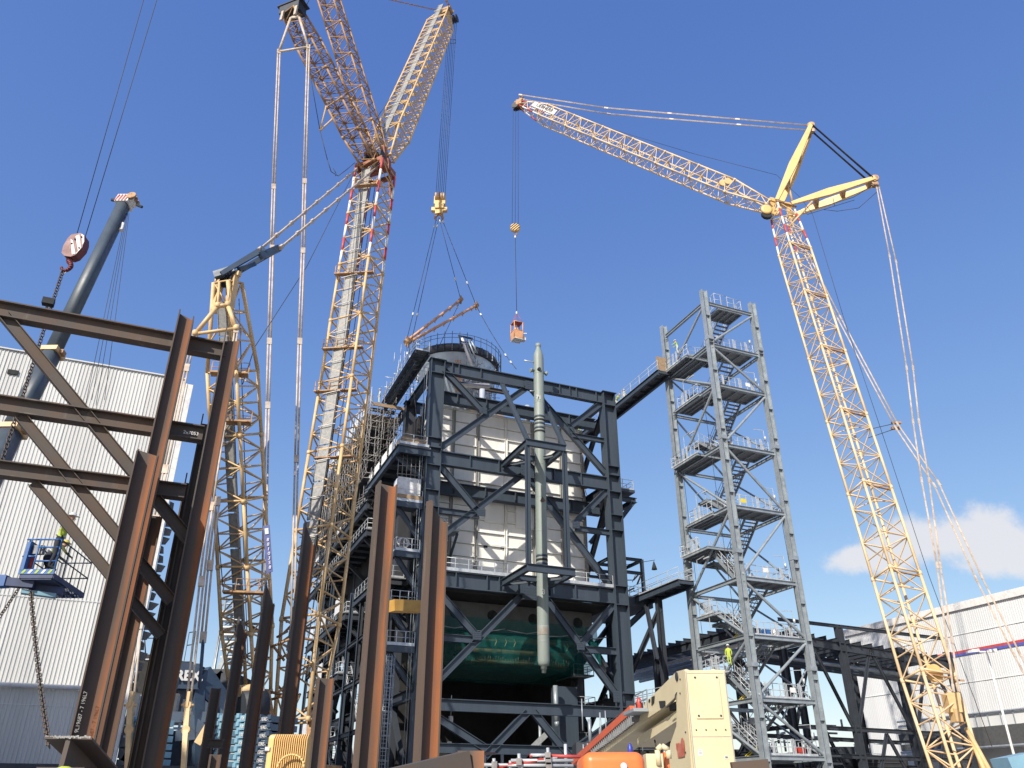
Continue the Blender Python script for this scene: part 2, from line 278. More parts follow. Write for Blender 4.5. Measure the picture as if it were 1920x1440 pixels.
def person(loc, rz, pose, top, legs, label, hat=helm, hatname='helmet', group=None, scale=1.0, fine=False):
    P = dict(POSE[pose]); J = {}
    me = bpy.data.meshes.new('body'); vs = []; es = []; rad = []; reg = []
    def add(p, r, par, g):
        vs.append(V3(p)); rad.append(r); reg.append(g)
        if par is not None: es.append((par, len(vs)-1))
        return len(vs)-1
    h = V3(P['hip']); c = V3(P['chest']); n_ = V3(P['neck']); hd = V3(P['head'])
    i0 = add(h, (.15, .115), None, 'l'); i1 = add(h.lerp(c, .5), (.145, .11), i0, 't'); i2 = add(c, (.165, .12), i1, 't'); i3 = add(n_, (.062, .062), i2, 't')
    i4 = add(n_.lerp(hd, .45), (.068, .075), i3, 's'); i5 = add(hd+V3((0,0,.02)), (.082, .10), i4, 's'); i6 = add(hd+V3((0,-.005,.11)), (.065, .08), i5, 's')
    for s_, k, ff in ((-1, 'lk', 'lf'), (1, 'rk', 'rf')):
        a = add(h+V3((s_*.095, 0, -.09)), (.095, .10), i0, 'l'); kn = V3(P[k]); ft = V3(P[ff])
        b = add((h+V3((s_*.095,0,-.09))).lerp(kn, .5), (.085, .088), a, 'l'); b = add(kn, (.065, .068), b, 'l'); b = add(kn.lerp(ft, .5), (.06, .062), b, 'l')
        b = add(ft+V3((0,0,.05)), (.045, .048), b, 'l'); b = add(ft+V3((0,.16,-.01)), (.042, .035), b, 'b')
    for s_, e, ha in ((-1, 'le', 'lh'), (1, 're', 'rh')):
        sh = c+V3((s_*.19, 0, .07)); a = add(sh, (.068, .068), i2, 't'); el = V3(P[e]); hn = V3(P[ha])
        b = add(sh.lerp(el, .5), (.055, .055), a, 't'); b = add(el, (.046, .046), b, 't'); b = add(el.lerp(hn, .85), (.036, .036), b, 't')
        b = add(hn+(hn-el).normalized()*.05, (.036, .022), b, 's'); d = (hn-el).normalized(); sd = V3((s_*-1, 0, 0))
        if fine:
            for q in range(4):
                off = V3((0, 0, .022*(q-1.5))); ln = (.07, .082, .078, .06)[q]
                f1 = add(hn+d*.09+off, (.010, .010), b, 's'); f2 = add(hn+d*(.09+ln*.5)+off+sd*.01, (.009, .009), f1, 's'); add(hn+d*(.09+ln*.8)+off+sd*.035, (.008, .008), f2, 's')
            add(hn+d*.07+V3((0, 0, .05))+sd*.02, (.011, .011), b, 's')
        else: add(hn+(hn-el).normalized()*.12, (.026, .016), b, 's')
    me.from_pydata([tuple(v) for v in vs], es, []); o = bpy.data.objects.new('tmp', me); link(o)
    sk = o.modifiers.new('s', 'SKIN'); sk.use_smooth_shade = True
    for k, d in enumerate(o.data.skin_vertices[0].data): d.radius = rad[k]; d.use_root = (k == 0)
    su = o.modifiers.new('u', 'SUBSURF'); su.levels = su.render_levels = 2 if fine else 1
    dg = bpy.context.evaluated_depsgraph_get(); dg.update(); m2 = bpy.data.meshes.new_from_object(o.evaluated_get(dg)); bpy.data.objects.remove(o)
    m2.materials.clear()
    for m in (legs, top, skin_, navy): m2.materials.append(m)
    mi = {'l': 0, 't': 1, 's': 2, 'b': 3}
    for pl in m2.polygons:
        cc = pl.center; best = min(range(len(vs)), key=lambda q: (vs[q]-cc).length - sum(rad[q])*.5); pl.material_index = mi[reg[best]]; pl.use_smooth = True
    r = thing('person', loc, label, 'person', group); r.rotation_euler = (0, 0, rz); r.scale = (scale,)*3
    b = link(bpy.data.objects.new('body', m2)); b.parent = r
    def child(mb, name, m):
        me = bpy.data.meshes.new(name); me.from_pydata(mb.v, [], mb.f); me.materials.append(m); me.polygons.foreach_set('use_smooth', mb.sm)
        q = link(bpy.data.objects.new(name, me)); q.parent = r
    k = MB(); k.lathe(hd+V3((0,0,.075)), (0, 0, 1), [(0,.145),(.012,.15),(.02,.122),(.06,.115),(.10,.085),(.125,.03)], 14); k.box(hd+V3((0,.15,.08)), (.07,0,0), (0,.05,0), (0,0,.008)); child(k, hatname, hat)
    if fine:
        for q_ in (.25, .7):
            k = MB(); k.lathe(h.lerp(c, q_), c-h, [(0,.135),(.05,.138)], 14); child(k, 'reflective_band', galvb)
    k = MB()
    for s_ in (-1, 1): k.lathe(hd+V3((s_*.03, .085, .02)), (0, 1, 0), [(0,.012),(.012,.008)], 8)
    child(k, 'eyes', navy)
    k = MB(); k.poly([hd+V3((-.012,.09,.01)), hd+V3((.012,.09,.01)), hd+V3((0,.125,-.01))], (0,0,-.018)); k.box(hd+V3((0,.093,-.045)), (.022,0,0), (0,.006,0), (0,0,.004)); child(k, 'nose_and_mouth', skin_)
    return r
# ---------------------------------------------------------------- ground and cloud
b = MB(); b.quad8([(-4000,-3000,-.5),(4000,-3000,-.5),(4000,7000,-.5),(-4000,7000,-.5),(-4000,-3000,0),(4000,-3000,0),(4000,7000,0),(-4000,7000,0)])
b.build('ground', concrete, None, kind='structure')
# ================================================================ boiler building
BH = thing('boiler_building', G(10, 0, 0), 'slate blue steel frame around a white panelled boiler casing, centre of the site', 'building')
def gm(name, a, b_, h, w=None, hd=Z, m=steel, k='I', par=None, **kw): return mem(par or BH, name, G(*a), G(*b_), h, w, hd, m, k, **kw)
# front columns: flanges to the sides, web to the front, horizontal stiffeners at the joints
def column(u, v, z1, w=1.45, d=1.2, stiff=(), m=steel, par=None, name='column'):
    b = MB(); b.ibeam(G(u, v, 0), G(u, v, z1), w, d, U, 0, .045, .05)
    for z in stiff: b.gbox(u-w*.455, u+w*.455, v-d*.49, v+d*.49, z-.035, z+.035)
    b.gbox(u-w*.6, u+w*.6, v-d*.6, v+d*.6, z1, z1+.06)
    return b.build(name, m, par or BH)
ST = (9.4, 10.6, 18.6, 20.4, 26, 27.6, 30.1, 31.9, 32.9, 40.0)
column(.35, 0, 41.5, d=.85, stiff=ST); column(19.85, 0, 41.5, stiff=ST)
def gbeam(u0, u1, v, z0, z1, w=.5, stiffs=None, name='beam', m=steel):
    b = MB(); zc = (z0+z1)/2; h = z1-z0; b.ibeam(G(u0, v, zc), G(u1, v, zc), h, w, Z, 0, .07, .05)
    n = stiffs if stiffs is not None else [u0+(u1-u0)*k/6 for k in range(1, 6)]
    for u in n: b.gbox(u-.04, u+.04, v-w*.48, v+w*.48, z0+h*.08, z1-h*.08)
    return b.build(name, m, BH)
gbeam(.95, 19.2, 0, 40.25, 41.55, .6, [1.9, 2.6, 5, 11, 14, 15.2, 16, 18.4]); gbeam(1.05, 19.15, 0, 30.3, 31.7, .6)
gbeam(1.05, 19.15, 0, 18.7, 20.2, .7, [3, 6, 7.2, 9, 10, 11, 12.4, 15, 17.6]); gbeam(1.05, 19.15, 0, 8.5, 9.45, .5, []); gbeam(1.05, 19.15, 0, 5.3, 6.05, .5, [])
gbeam(1.05, 5.2, 0, 25.5, 26.05, .4, []); gbeam(15.3, 19.15, 0, 25.5, 26.05, .4, [])
gbeam(15.4, 19.15, 0, 35.6, 36.1, .4, [])
def brace(a, b_, h=.62, w=.42, name='brace'):
    a, b_ = G(*a), G(*b_); hd = (b_-a).normalized().cross(VV); return mem(BH, name, a, b_, h, w, hd, steel, 'I')
for a, b_ in [((1.1,0,40.6),(5.4,0,36.7)), ((1.1,0,32.1),(10.2,0,40.4)), ((10.8,0,40.4),(19.1,0,32.2)),
              ((1.1,0,30.2),(5.2,0,26.0)), ((1.1,0,23.0),(9.7,0,30.6)), ((10.3,0,30.4),(18.9,0,20.5)), ((19.1,0,30.2),(15.2,0,26.2)),
              ((1.1,0,18.6),(5.0,0,14.9)), ((1.1,0,10.2),(9.4,0,18.6)), ((12.0,0,18.6),(19.2,0,10.2)), ((19.1,0,18.6),(15.2,0,14.4)),
              ((1.1,0,14.4),(5.0,0,14.4)), ((15.2,0,14.3),(19.1,0,14.3)), ((10.0,0,8.7),(5.2,0,4.3)), ((10.6,0,8.7),(15.2,0,4.0)),
              ((1.2,0,8.3),(6.2,0,5.7)), ((19.1,0,8.5),(14.6,0,5.9)), ((5.2,0,4.3),(2.6,0,2.0)), ((15.2,0,4.0),(17.6,0,1.6)), ((19.1,0,40.3),(15.4,0,37.0)), ((15.2, 0, 36.8), (15.4, 0, 36.0))]: brace(a, b_)
def gusset(u, z, r=.9, v=-.32):
    b = MB(); b.gbox(u-r*.8, u+r*.8, v-.03, v, z-r*.7, z+r*.7)
    for i in range(5):
        for j in range(4): b.lathe(G(u-r*.6+i*r*.3, v-.03, z-r*.5+j*r*.33), -VV, [(0,.06),(.03,.05)], 6)
    b.build('gusset_plate', steel, BH)
for q in ((5.3,26.0,.5),(15.3,26.0,.5),(5.1,14.7,.5),(15.3,14.5,.5),(5.3,4.6,1.0),(15.1,4.4,1.0),(10.1,30.9,.9),(10.2,18.9,.9),(19.0,10.3,.7),(5.3,36.7,.5),(10.5,40.6,.7)): gusset(*q)
# second frame a little behind: ring beams, inner columns and upper knee braces
for z0, z1, v in ((38.6, 39.9, 3.3), (28.6, 29.9, 3.2)):
    gbeam(.4, 20, v, z0, z1, .6)
for u in (.35, 19.85):
    for v in (9.5, 19, 28.5, 38, 47): column(u, v, 41.0 if v < 30 else 38, 1.2, .9, (20, 31), steel2)
for v in (9.5,):
    gbeam(.9, 19.4, v, 40.0, 41.2, .6)
    for a, b_ in [((.8,v,33),(5.2,v,39.9)), ((10.2,v,40.2),(5.6,v,35)), ((10.4,v,40.2),(15.4,v,34.6)), ((19.4,v,33.5),(15,v,39.9))]: brace(a, b_, .95, .7)
for z in (41.0, 31.0, 19.4, 10.0):
    for u in (.35, 19.85):
        gm('beam', (u, .4, z), (u, 47, z), .95, .5, Z, steel2 if z < 40 else steel)
for u in (.35, 19.85):
    for k in range(5):
        v0, v1 = k*9.5, (k+1)*9.5
        for z0, z1 in ((31.4, 40.6), (19.8, 30.6), (10.4, 19), (0.5, 9.6)):
            if (k + int(z0)) % 2: z0, z1 = z1, z0
            if u > 10 and k > 2: continue
            gm('brace', (u, v0+.5, z0), (u, v1-.5, z1), .5, .4, VV, steel2)
# upper storey details: brown girder, white pipe, pale sheeting panels
mem(BH, 'girder', onv(862, 720, 6.5), onv(954, 737, 6.5), .42, .4, Z, rustb)
b = MB(); b.tube(G(2.6, 1.5, 39.9), G(6.6, 1.5, 40.6), .26, 10); b.build('pipe', whp, BH)
for u, z1 in ((7.2, 40.6), (8.6, 38.5), (12.6, 39.6), (17.0, 39.4)):
    b = MB(); b.lathe(G(u, 5.2, 38.7), Z, [(0,.30),(z1-37.2,.30)], 12); b.build('stub_pipe', greyc, BH)
b = MB()
for i in range(26): b.gbox(1.2+i*.68, 1.2+i*.68+.64, 8.3, 8.42 + (.05 if i % 2 else 0), 38.2, 40.0)
b.build('roof_cladding', greyc, BH, kind='stuff')
# casing: every panel between the vertical ribs is a part with its own ledge
CU = [.9, 3.65, 6.35, 9.5, 12.6, 15.9, 18.55]; vp = 4.0
b = MB(); b.gbox(1.0, 18.45, vp+.13, 21, 20.3, 38.3); b.build('casing', rib, BH)
def panel_mesh(w, h):
    k = MB(); k.box((w/2, .06, h/2), (w/2-.02, 0, 0), (0, .06, 0), (0, 0, h/2-.03)); k.box((w/2, -.09, .05), (w/2-.02, 0, 0), (0, .12, 0), (0, 0, .035))
    me = bpy.data.meshes.new('casing_panel'); me.from_pydata(k.v, [], k.f); me.materials.append(white); return me
rows = [20.3 + i*1.29 for i in range(15)]
for i in range(6):
    pm = panel_mesh(CU[i+1]-CU[i]-.3, 1.29)
    for j in range(14):
        if 8.0 < 0: continue
        o = link(bpy.data.objects.new('casing_panel', pm)); o.parent = BH
        l = G(CU[i]+.15, vp + random.uniform(-.01, .01), rows[j]) - wloc(BH); o.matrix_basis = Matrix(((U.x, VV.x, 0, l.x), (U.y, VV.y, 0, l.y), (0, 0, 1, l.z), (0,0,0,1)))
for i, u in enumerate(CU): mem(BH, 'casing_rib', G(u, vp-.06, 20.3), G(u, vp-.06, 38.5), .28, .36, U, rib if i != 3 else white, 'I')
b = MB(); b.gbox(.7, 18.7, vp-.12, vp+.2, 38.35, 38.6); b.build('casing_cap', white, BH)
# side panels of the casing seen past the left column
for j in range(14):
    b = MB(); 
    for k in range(4): b.gbox(.78, .95, 4.1+k*3.0, 4.1+k*3.0+2.9, rows[j]+.02, rows[j]+1.24)
    b.gbox(.66, .8, 4.1, 16, rows[j], rows[j]+.1); b.build('casing_side_panel', white, BH)
# inspection doors on the casing
for u, z, w, h in ((7.2, 26.6, 2.1, 2.4), (10.6, 26.4, 2.0, 2.5), (7.0, 24.2, 2.6, .3)):
    b = MB(); b.gbox(u, u+w, vp-.16, vp-.04, z, z+h); b.gbox(u+.1, u+w-.1, vp-.19, vp-.16, z+.1, z+h-.1); d = b.build('inspection_door', white, BH)
for u, z in ((6.9, 28.0), (12.0, 27.3)):
    b = MB(); b.lathe(G(u, vp-.04, z), -VV, [(0,.42),(.1,.42),(.1,.34),(.16,.30)], 18); b.build('manhole', rib, BH)
for u, z in ((7.2, 24.0), (9.0, 24.1)):
    b = MB(); b.gbox(u, u+.35, vp-.18, vp-.02, z, z+.25); b.build('sight_port', darkb, BH)
# deck round the casing at the girder, with toe board and handrail
b = MB(); b.gbox(1.1, 19.1, .3, vp, 20.2, 20.3); b.build('deck', galvd, BH)
b = MB(); b.gbox(1.6, 19.1, -.42, -.30, 20.2, 20.5); b.build('deck_edge', galvb, BH)
b = MB(); rail(b, [G(1.6, -.3, 20.3), G(8.0, -.3, 20.3)]); b.build('handrail', galvb, BH)
b = MB(); rail(b, [G(14.8, -.3, 20.3), G(19.1, -.3, 20.3)]); b.build('handrail', galvb, BH)
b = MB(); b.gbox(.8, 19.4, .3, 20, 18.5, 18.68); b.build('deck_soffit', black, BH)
# narrow landing and its rail on the left of the casing at z 25
b = MB(); b.gbox(1.1, 3.7, 1.4, 3.0, 24.4, 24.55); b.build('landing', galvd, BH)
b = MB(); rail(b, [G(1.1, 1.4, 24.5), G(3.7, 1.4, 24.5), G(3.7, 3.2, 24.5)]); b.build('handrail', galvb, BH)
for u in (1.3, 3.6): gm('bracket', (u, 3.6, 22.4), (u, 1.5, 24.3), .2, .2, Z, steel)
# hopper under the casing: grey band with four round holes, then sloping hopper with yellowish header pipes
b = MB(); b.gbox(1.6, 18.6, 3.4, 19, 15.9, 18.45); b.build('hopper_band', greyc if False else mat('grey hopper plate', (.13,.135,.13), (.10,.105,.10), .7, scale=1.2), BH)
for u in (4.3, 8.0, 12.2, 17.0):
    b = MB(); b.lathe(G(u, 3.42, 17.35), -VV, [(0,.52),(.06,.52),(.06,.44),(.02,.42)], 20); b.build('port_hole', darkb, BH)
b = MB(); P = [G(2.2,4.0,15.9), G(18.2,4.0,15.9), G(18.2,18,15.9), G(2.2,18,15.9)]; Q = [G(3.6,6,13.2), G(16.8,6,13.2), G(16.8,15,13.2), G(3.6,15,13.2)]
b.quad8(Q+P); b.build('hopper', mat('hopper dark insulation', (.09,.085,.06), (.05,.05,.04), .8, scale=1.5), BH)
for zz, v0, r in ((15.3, 3.5, .30), (14.3, 4.0, .26), (13.5, 4.6, .22)):
    b = MB(); b.tube(G(4.6, v0, zz), G(16.4, v0, zz), r, 12); b.build('header_pipe', tubeg, BH)
b = MB()
for i in range(46): u = 4.4 + i*.26; b.tube(G(u, 4.0, 13.1), G(u+random.uniform(-.06,.06), 3.9, 13.7+random.uniform(-.1,.2)), .035, 5)
b.build('tube_ends', tubeg, BH, kind='stuff')
for u in (6.4, 8.2, 9.2, 10.1, 12.9, 15.6):
    b = MB(); b.path([G(u, 3.1, 15.3), G(u+.1, 3.05, 15.0), G(u-.05, 3.1, 14.6)], .03); b.build('strap', yelb, BH)
# dark interior: black rear and side sheets stand in for the void's shade; floor slabs
b = MB(); b.gbox(1.2, 19, 20, 20.3, .1, 18.4); b.build('dark_void_rear', black, BH)
b = MB(); b.gbox(17.5, 17.8, 6.2, 20.2, .1, 13.6); b.build('dark_void_side', black, BH)
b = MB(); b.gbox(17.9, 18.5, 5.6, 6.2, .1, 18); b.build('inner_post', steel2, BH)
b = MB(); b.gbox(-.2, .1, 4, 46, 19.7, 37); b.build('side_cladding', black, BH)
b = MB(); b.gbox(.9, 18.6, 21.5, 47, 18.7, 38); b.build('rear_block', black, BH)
for z in (4.0,):
    b = MB(); b.gbox(1.2, 9, 6, 19.5, z, z+.4); b.build('concrete_plinth', mat('shaded concrete', (.18,.175,.165), rough=.9), BH)
b = MB(); b.gbox(14.9, 17.0, 4.0, 5.4, .1, 11.5); b.build('duct_column', steel, BH)
b = MB(); b.path([G(14.2, 3.0, 11.4), G(14.25, 3.0, 8.3), G(14.3, 3, 7.9)], .22, 10); b.build('vent_hose', galv, BH)
b = MB(); b.beam(G(13.9, 3.2, 7.7), G(9.5, 5.0, 3.6), .5, .6, Z); b.build('sloping_chute', galvd, BH)
for u, z0, z1 in ((9.1, 3.2, 6.3), (11.0, 3.8, 5.6), (12.8, 5.2, 8.2), (7.6, 2.6, 4.7)):
    b = MB(); b.tube(G(u, 3.5, z0), G(u, 3.5, z1), .14, 8); b.build('hanging_pipe', galv, BH)
# small chain hoist and a spare chevron board inside
b = MB(); b.gbox(3.55, 3.85, 1.8, 2.1, 7.2, 8.3); b.tube(G(3.7, 1.95, 8.3), G(3.7, 1.95, 10), .03); b.gbox(3.45, 3.8, 1.8, 2.1, 5.8, 6.3); b.build('chain_hoist', whp, BH)
# vessel guide platforms: a frame projecting from the mid beam, one at the girder, hangers and posts
def guide(z, u0, u1, vo, vi):
    b = MB(); b.ibeam(G(u0, vi, z), G(u0, vo, z), .62, .35, Z); b.build('guide_beam', steel, BH)
    b = MB(); b.ibeam(G(u1, vi, z), G(u1, vo, z), .62, .35, Z); b.build('guide_beam', steel, BH)
    b = MB(); b.ibeam(G(u0-.15, vo, z), G(u1+.15, vo, z), .66, .35, Z); b.build('guide_beam', steel, BH)
    b = MB(); b.ibeam(G(u0, (vo*.45+vi*.55), z-.05), G(u1, (vo*.45+vi*.55), z-.05), .5, .3, Z); b.build('guide_beam', steel, BH)
    mem(BH, 'guide_beam', G(u0+.2, vi, z-.1), G(u1-.3, vo*.7, z-.1), .3, .2, Z, steel)
    mem(BH, 'guide_beam', G(u1-.2, vi, z-.1), G(u0+1.5, vo*.4, z-.1), .3, .2, Z, steel)
GP = -6.2
pA = gv(onv(989, 832, GP)); pB = gv(onv(1058, 843, GP))
guide(pA[2]+.15, pA[0], pB[0], GP, -.2)
pC = gv(onv(991, 1066, GP)); pD = gv(onv(1068, 1072, GP))
guide(pC[2]+.1, pC[0], pD[0]+.4, GP, -.3)
for u, zt in ((pA[0], 40.3), (pB[0], 40.3)):
    mem(BH, 'hanger', G(u-.2 if u < 11 else u+.2, -.2, zt), G(u, GP, pA[2]+.4), .4, .3, U, steel)
    mem(BH, 'guide_post', G(u, GP+.02, pC[2]+.4), G(u, GP+.02, pA[2]-.2), .42, .34, U, steel)
# round platform on the right face at z 31, bracket and rail
b = MB(); b.gbox(20.5, 23.3, 1.2, 8.0, 31.0, 31.3); b.build('platform', steel, BH)
b = MB(); rail(b, [G(20.6, 1.3, 31.3), G(23.2, 1.3, 31.3), G(23.2, 8, 31.3)]); b.build('handrail', galvb, BH)
for v in (1.6, 6.4):
    gm('bracket', (20.4, v, 30.3), (23.4, v, 30.3), .5, .4); gm('bracket', (20.4, v, 26.6), (23.2, v, 30.0), .4, .35); 
gm('bracket', (23.3, 1.2, 30.2), (23.3, 8.0, 30.2), .5, .4)
b = MB(); rail(b, [G(17.6, 2.2, 31.3), G(19.1, 2.2, 31.3)], 1.1, .7); 
for k in range(12): b.tube(G(19.1+random.uniform(-1,.2), 3+random.uniform(0,3), 31), G(19.1+random.uniform(-1,.2), 3+random.uniform(0,3), 33.5+random.random()), .03, 5)
b.build('stair_rails', scaf, BH)
b = MB(); b.lathe(G(18.4, 3.4, 31.6), Z, [(0,.4),(.9,.45),(1.3,.2)], 12); b.build('rusty_drum', rusto, BH)
# large box frame on the right at z 20 with stored pipework
X = 20.6
for (u, v) in ((21.0, 3), (24.6, 3), (24.6, 11), (21, 11)): gm('post', (u, v, 20.2), (u, v, 24.4), .32, .3, U, steel)
for a, b_ in [((21,3,24.3),(24.6,3,24.3)), ((24.6,3,24.3),(24.6,11,24.3)), ((21,3,24.3),(21,11,24.3)), ((21,11,24.3),(24.6,11,24.3)), ((21,6,24.3),(24.6,6,24.3)), ((21,8.5,24.3),(24.6,8.5,24.3)), ((21, 3, 22.9), (24.6, 3, 22.9))]: gm('beam', a, b_, .3, .25)
b = MB(); b.gbox(20.6, 25.2, 2.4, 11.4, 19.3, 20.2); b.build('platform', steel, BH)
b = MB(); rail(b, [G(20.7, 2.5, 20.2), G(25.1, 2.5, 20.2), G(25.1, 11, 20.2)]); b.build('handrail', galvb, BH)
b = MB()
for k in range(34):
    p = G(random.uniform(21.2, 24.4), random.uniform(3.2, 7), random.uniform(20.3, 22.6)); q = p + V3((random.uniform(-1,1), random.uniform(-1,1), random.uniform(-.4,.9)))
    b.tube(p, q, random.choice((.03,.05,.09)), 6)
b.build('stored_tubes', timber, BH, kind='stuff')
for a, b_ in [((20.5, 3, 15.8), (24.6, 3, 19.2)), ((20.5, 11, 14), (25, 11, 19.2))]: gm('brace', a, b_, .5, .45)
for (u, v, zt) in ((24.8, 11, 19.3), (21.6, 18, 19)): gm('post', (u, v, .1), (u, v, zt), .6, .5, U, steel2)
for a, b_ in [((20.6,3,9),(24.8,11,19)), ((21.6,18,2),(24.8,11,14)), ((20.4, 9, 18.6), (21.6, 18, 12)), ((20.4,2,12),(24.8,11,12)), ((24.8, 11, 3),(20.6, 5, 11))]: gm('brace', a, b_, .45, .35, Z, steel2)
# lower right: cluttered stair landings
for z in (9.6, 12.6, 6.4):
    b = MB(); b.gbox(17.2, 19, 5, 9, z, z+.12); rail(b, [G(17.2,5,z+.1), G(19.4,5,z+.1), G(19.4,9,z+.1)]); b.build('landing', galvb if z == 9.6 else galvd, BH)
# ---- left face: upper lattice walkway, projecting decks, ladder cages, small balconies, stairs
b = MB()
wl, wr, zt = -1.9, -.5, 42.3
for u in (wl, wr): b.ibeam(G(u, .2, zt), G(u, 13.5, zt), .36, .25, Z); 
for k in range(11):
    v0 = .4+k*1.2; b.beam(G(wl, v0, zt-.1), G(wr, v0+.6, zt-.1), .12, .1); b.beam(G(wr, v0+.6, zt-.1), G(wl, v0+1.2, zt-.1), .12, .1)
b.build('walkway_truss', steel, BH)
b = MB(); b.gbox(wl+.1, wr-.1, .2, 13.5, zt+.2, zt+.25); b.build('walkway_deck', galvd, BH)
b = MB(); rail(b, [G(wr, .2, zt+.2), G(wl, .2, zt+.2), G(wl, 13.5, zt+.2)], 1.15, 1.1); b.build('handrail', galvb, BH)
gm('beam', (wl, .3, 40.9), (wl, 13.5, 40.9), .4, .3); gm('beam', (-.5, 13, 41.2), (-3.4, 13, 41.2), .35, .3)
def side_deck(u0, v0, v1, z, th=.9, m=steel, railh=1.1, sheets=0, name='side_deck'):
    b = MB(); b.ibeam(G(u0, v0, z-th/2), G(u0, v1, z-th/2), th, .35, Z, 0); b.ibeam(G(u0, v0, z-th/2), G(0, v0, z-th/2), th*.8, .3, Z)
    k = v0+1.5
    while k < v1: b.beam(G(u0, k, z-th*.4), G(0, k, z-th*.4), th*.5, .2); k += 2.4
    b.build('deck_beam', m, BH)
    b = MB(); b.gbox(u0, 0, v0, v1, z, z+.1); b.build(name, galvd, BH)
    b = MB(); rail(b, [G(-.4, v0+.05, z+.1), G(u0+.05, v0+.05, z+.1), G(u0+.05, v1, z+.1)], railh, 1.3); b.build('handrail', galvb, BH)
    k = v0+.8
    while k < v1: gm('bracket', (0, k, z-3.0), (u0+.1, k, z-th), .42, .36, Z, m); k += 9.5
side_deck(-3.1, -.4, 13.0, 31.6)
b = MB(); b.gbox(-3.1, -.2, -.5, -.38, 31.7, 31.95); b.build('toe_board', galvb, BH)
b = MB(); b.gbox(-2.9, -.3, -.3, 2.6, 31.72, 32.5); b.build('timber_stack', timber, BH)
for k in range(4):
    b = MB(); b.gbox(-3.12, -3.04, 1.6+k*2.9, 3.4+k*2.9, 31.75, 32.9 - k*.1)
    b.build('sheeting', white, BH)
side_deck(-2.8, 13.0, 47, 30.4, 1.0, steel2)
side_deck(-2.8, 12.0, 47, 27.0, .8, steel2)
side_deck(-2.6, 5.0, 16, 20.4, .7, steel2)
side_deck(-2.6, 20.0, 44, 20.0, .8, steel2)
side_deck(-2.4, 22.0, 40, 14.0, .7, steel2)
side_deck(-2.4, 28.0, 44, 8.0, .7, steel2)
# balconies beside the left column, one above the other
for z, uu, w in ((26.2, -2.9, 'sheet'), (21.6, -2.7, 'rail'), (16.9, -2.8, 'none'), (13.5, -2.9, 'none')):
    b = MB(); b.gbox(uu, -.5, -.2, 2.4, z-.12, z); b.beam(G(uu, -.2, z-.35), G(-.5, -.2, z-.35), .5, .25); b.beam(G(uu, -.2, z-.35), G(uu, 2.4, z-.35), .5, .25); b.build('balcony', steel, BH)
    b = MB(); b.gbox(uu, -.5, -.3, -.22, z-.05, z+.2); rail(b, [G(-.5,-.15,z), G(uu,-.15,z), G(uu,2.4,z)], 1.15, .75); b.build('balcony_rail', galvb, BH)
    if w == 'sheet':
        b = MB(); b.gbox(uu+.1, -.6, .1, 1.8, z+.25, z+2.4); b.build('wrapped_crate', sheetw, BH)
        b = MB(); b.gbox(uu, -.5, -.28, -.2, z+.22, z+.6); b.build('scaffold_board', timber, BH)
    if w == 'rail':
        b = MB()
        for k in range(5):
            c = G(uu+.8, .3, z+.7+k*.04)
            for t in range(16): a0, a1 = t*.393, (t+1)*.393; b.tube(c+U*math.cos(a0)*(.35+.06*k)+Z*math.sin(a0)*(.6-.05*k), c+U*math.cos(a1)*(.35+.06*k)+Z*math.sin(a1)*(.6-.05*k), .03, 5)
        b.build('coiled_hose', whp, BH)
    gm('brace', (uu+.2, .2, z-.5), (-.2, .2, z-3.6), .42, .4, U, steel); gm('post', (uu+.1, 2.2, z-4.4), (uu+.1, 2.2, z), .25, .22, U, steel)
# suspended scaffold tubes between the two decks
b = MB()
for k in range(7): u = -2.9+k*.42; b.tube(G(u, .2, 28.6), G(u, .2, 30.9+random.uniform(-.6,.3)), .035, 5)
b.tube(G(-3, .2, 29.7), G(-.5, .2, 29.9), .035, 5); b.tube(G(-3, .2, 28.9), G(-.5, .2, 29.0), .035, 5); b.build('scaffold_tubes', scaf, BH, kind='stuff')
# ladders with cages
for u, z0, z1, v in ((-2.6, 0.5, 12.6, -.2), ):
    b = MB()
    for s_ in (-.24, .24): b.tube(G(u+s_, v, z0), G(u+s_, v, z1), .035, 5)
    z = z0
    while z < z1: b.tube(G(u-.24, v, z), G(u+.24, v, z), .022, 5); z += .3
    b.build('ladder', galvb, BH)
    b = MB(); z = z0+2.3
    while z < z1:
        pts = [G(u+math.sin(t)*.38, v-.38+math.cos(t)*.4, z) for t in [i*math.pi/4 - math.pi for i in range(9)]]; b.path(pts, .02, 4); z += .9
    for t in (-2, -1, 0, 1, 2): b.tube(G(u+math.sin(math.pi+t*.6)*.38, v-.38+math.cos(math.pi+t*.6)*.4, z0+2.3), G(u+math.sin(math.pi+t*.6)*.38, v-.38+math.cos(math.pi+t*.6)*.4, z1), .018, 4)
    b.build('ladder_cage', galvb, BH)
# downpipes / cables along the left column
b = MB()
for u, v in ((-.75, -.3), (-.95, -.2)): b.tube(G(u, v, 2), G(u, v, 40), .03, 5)
b.build('cable', galv, BH)
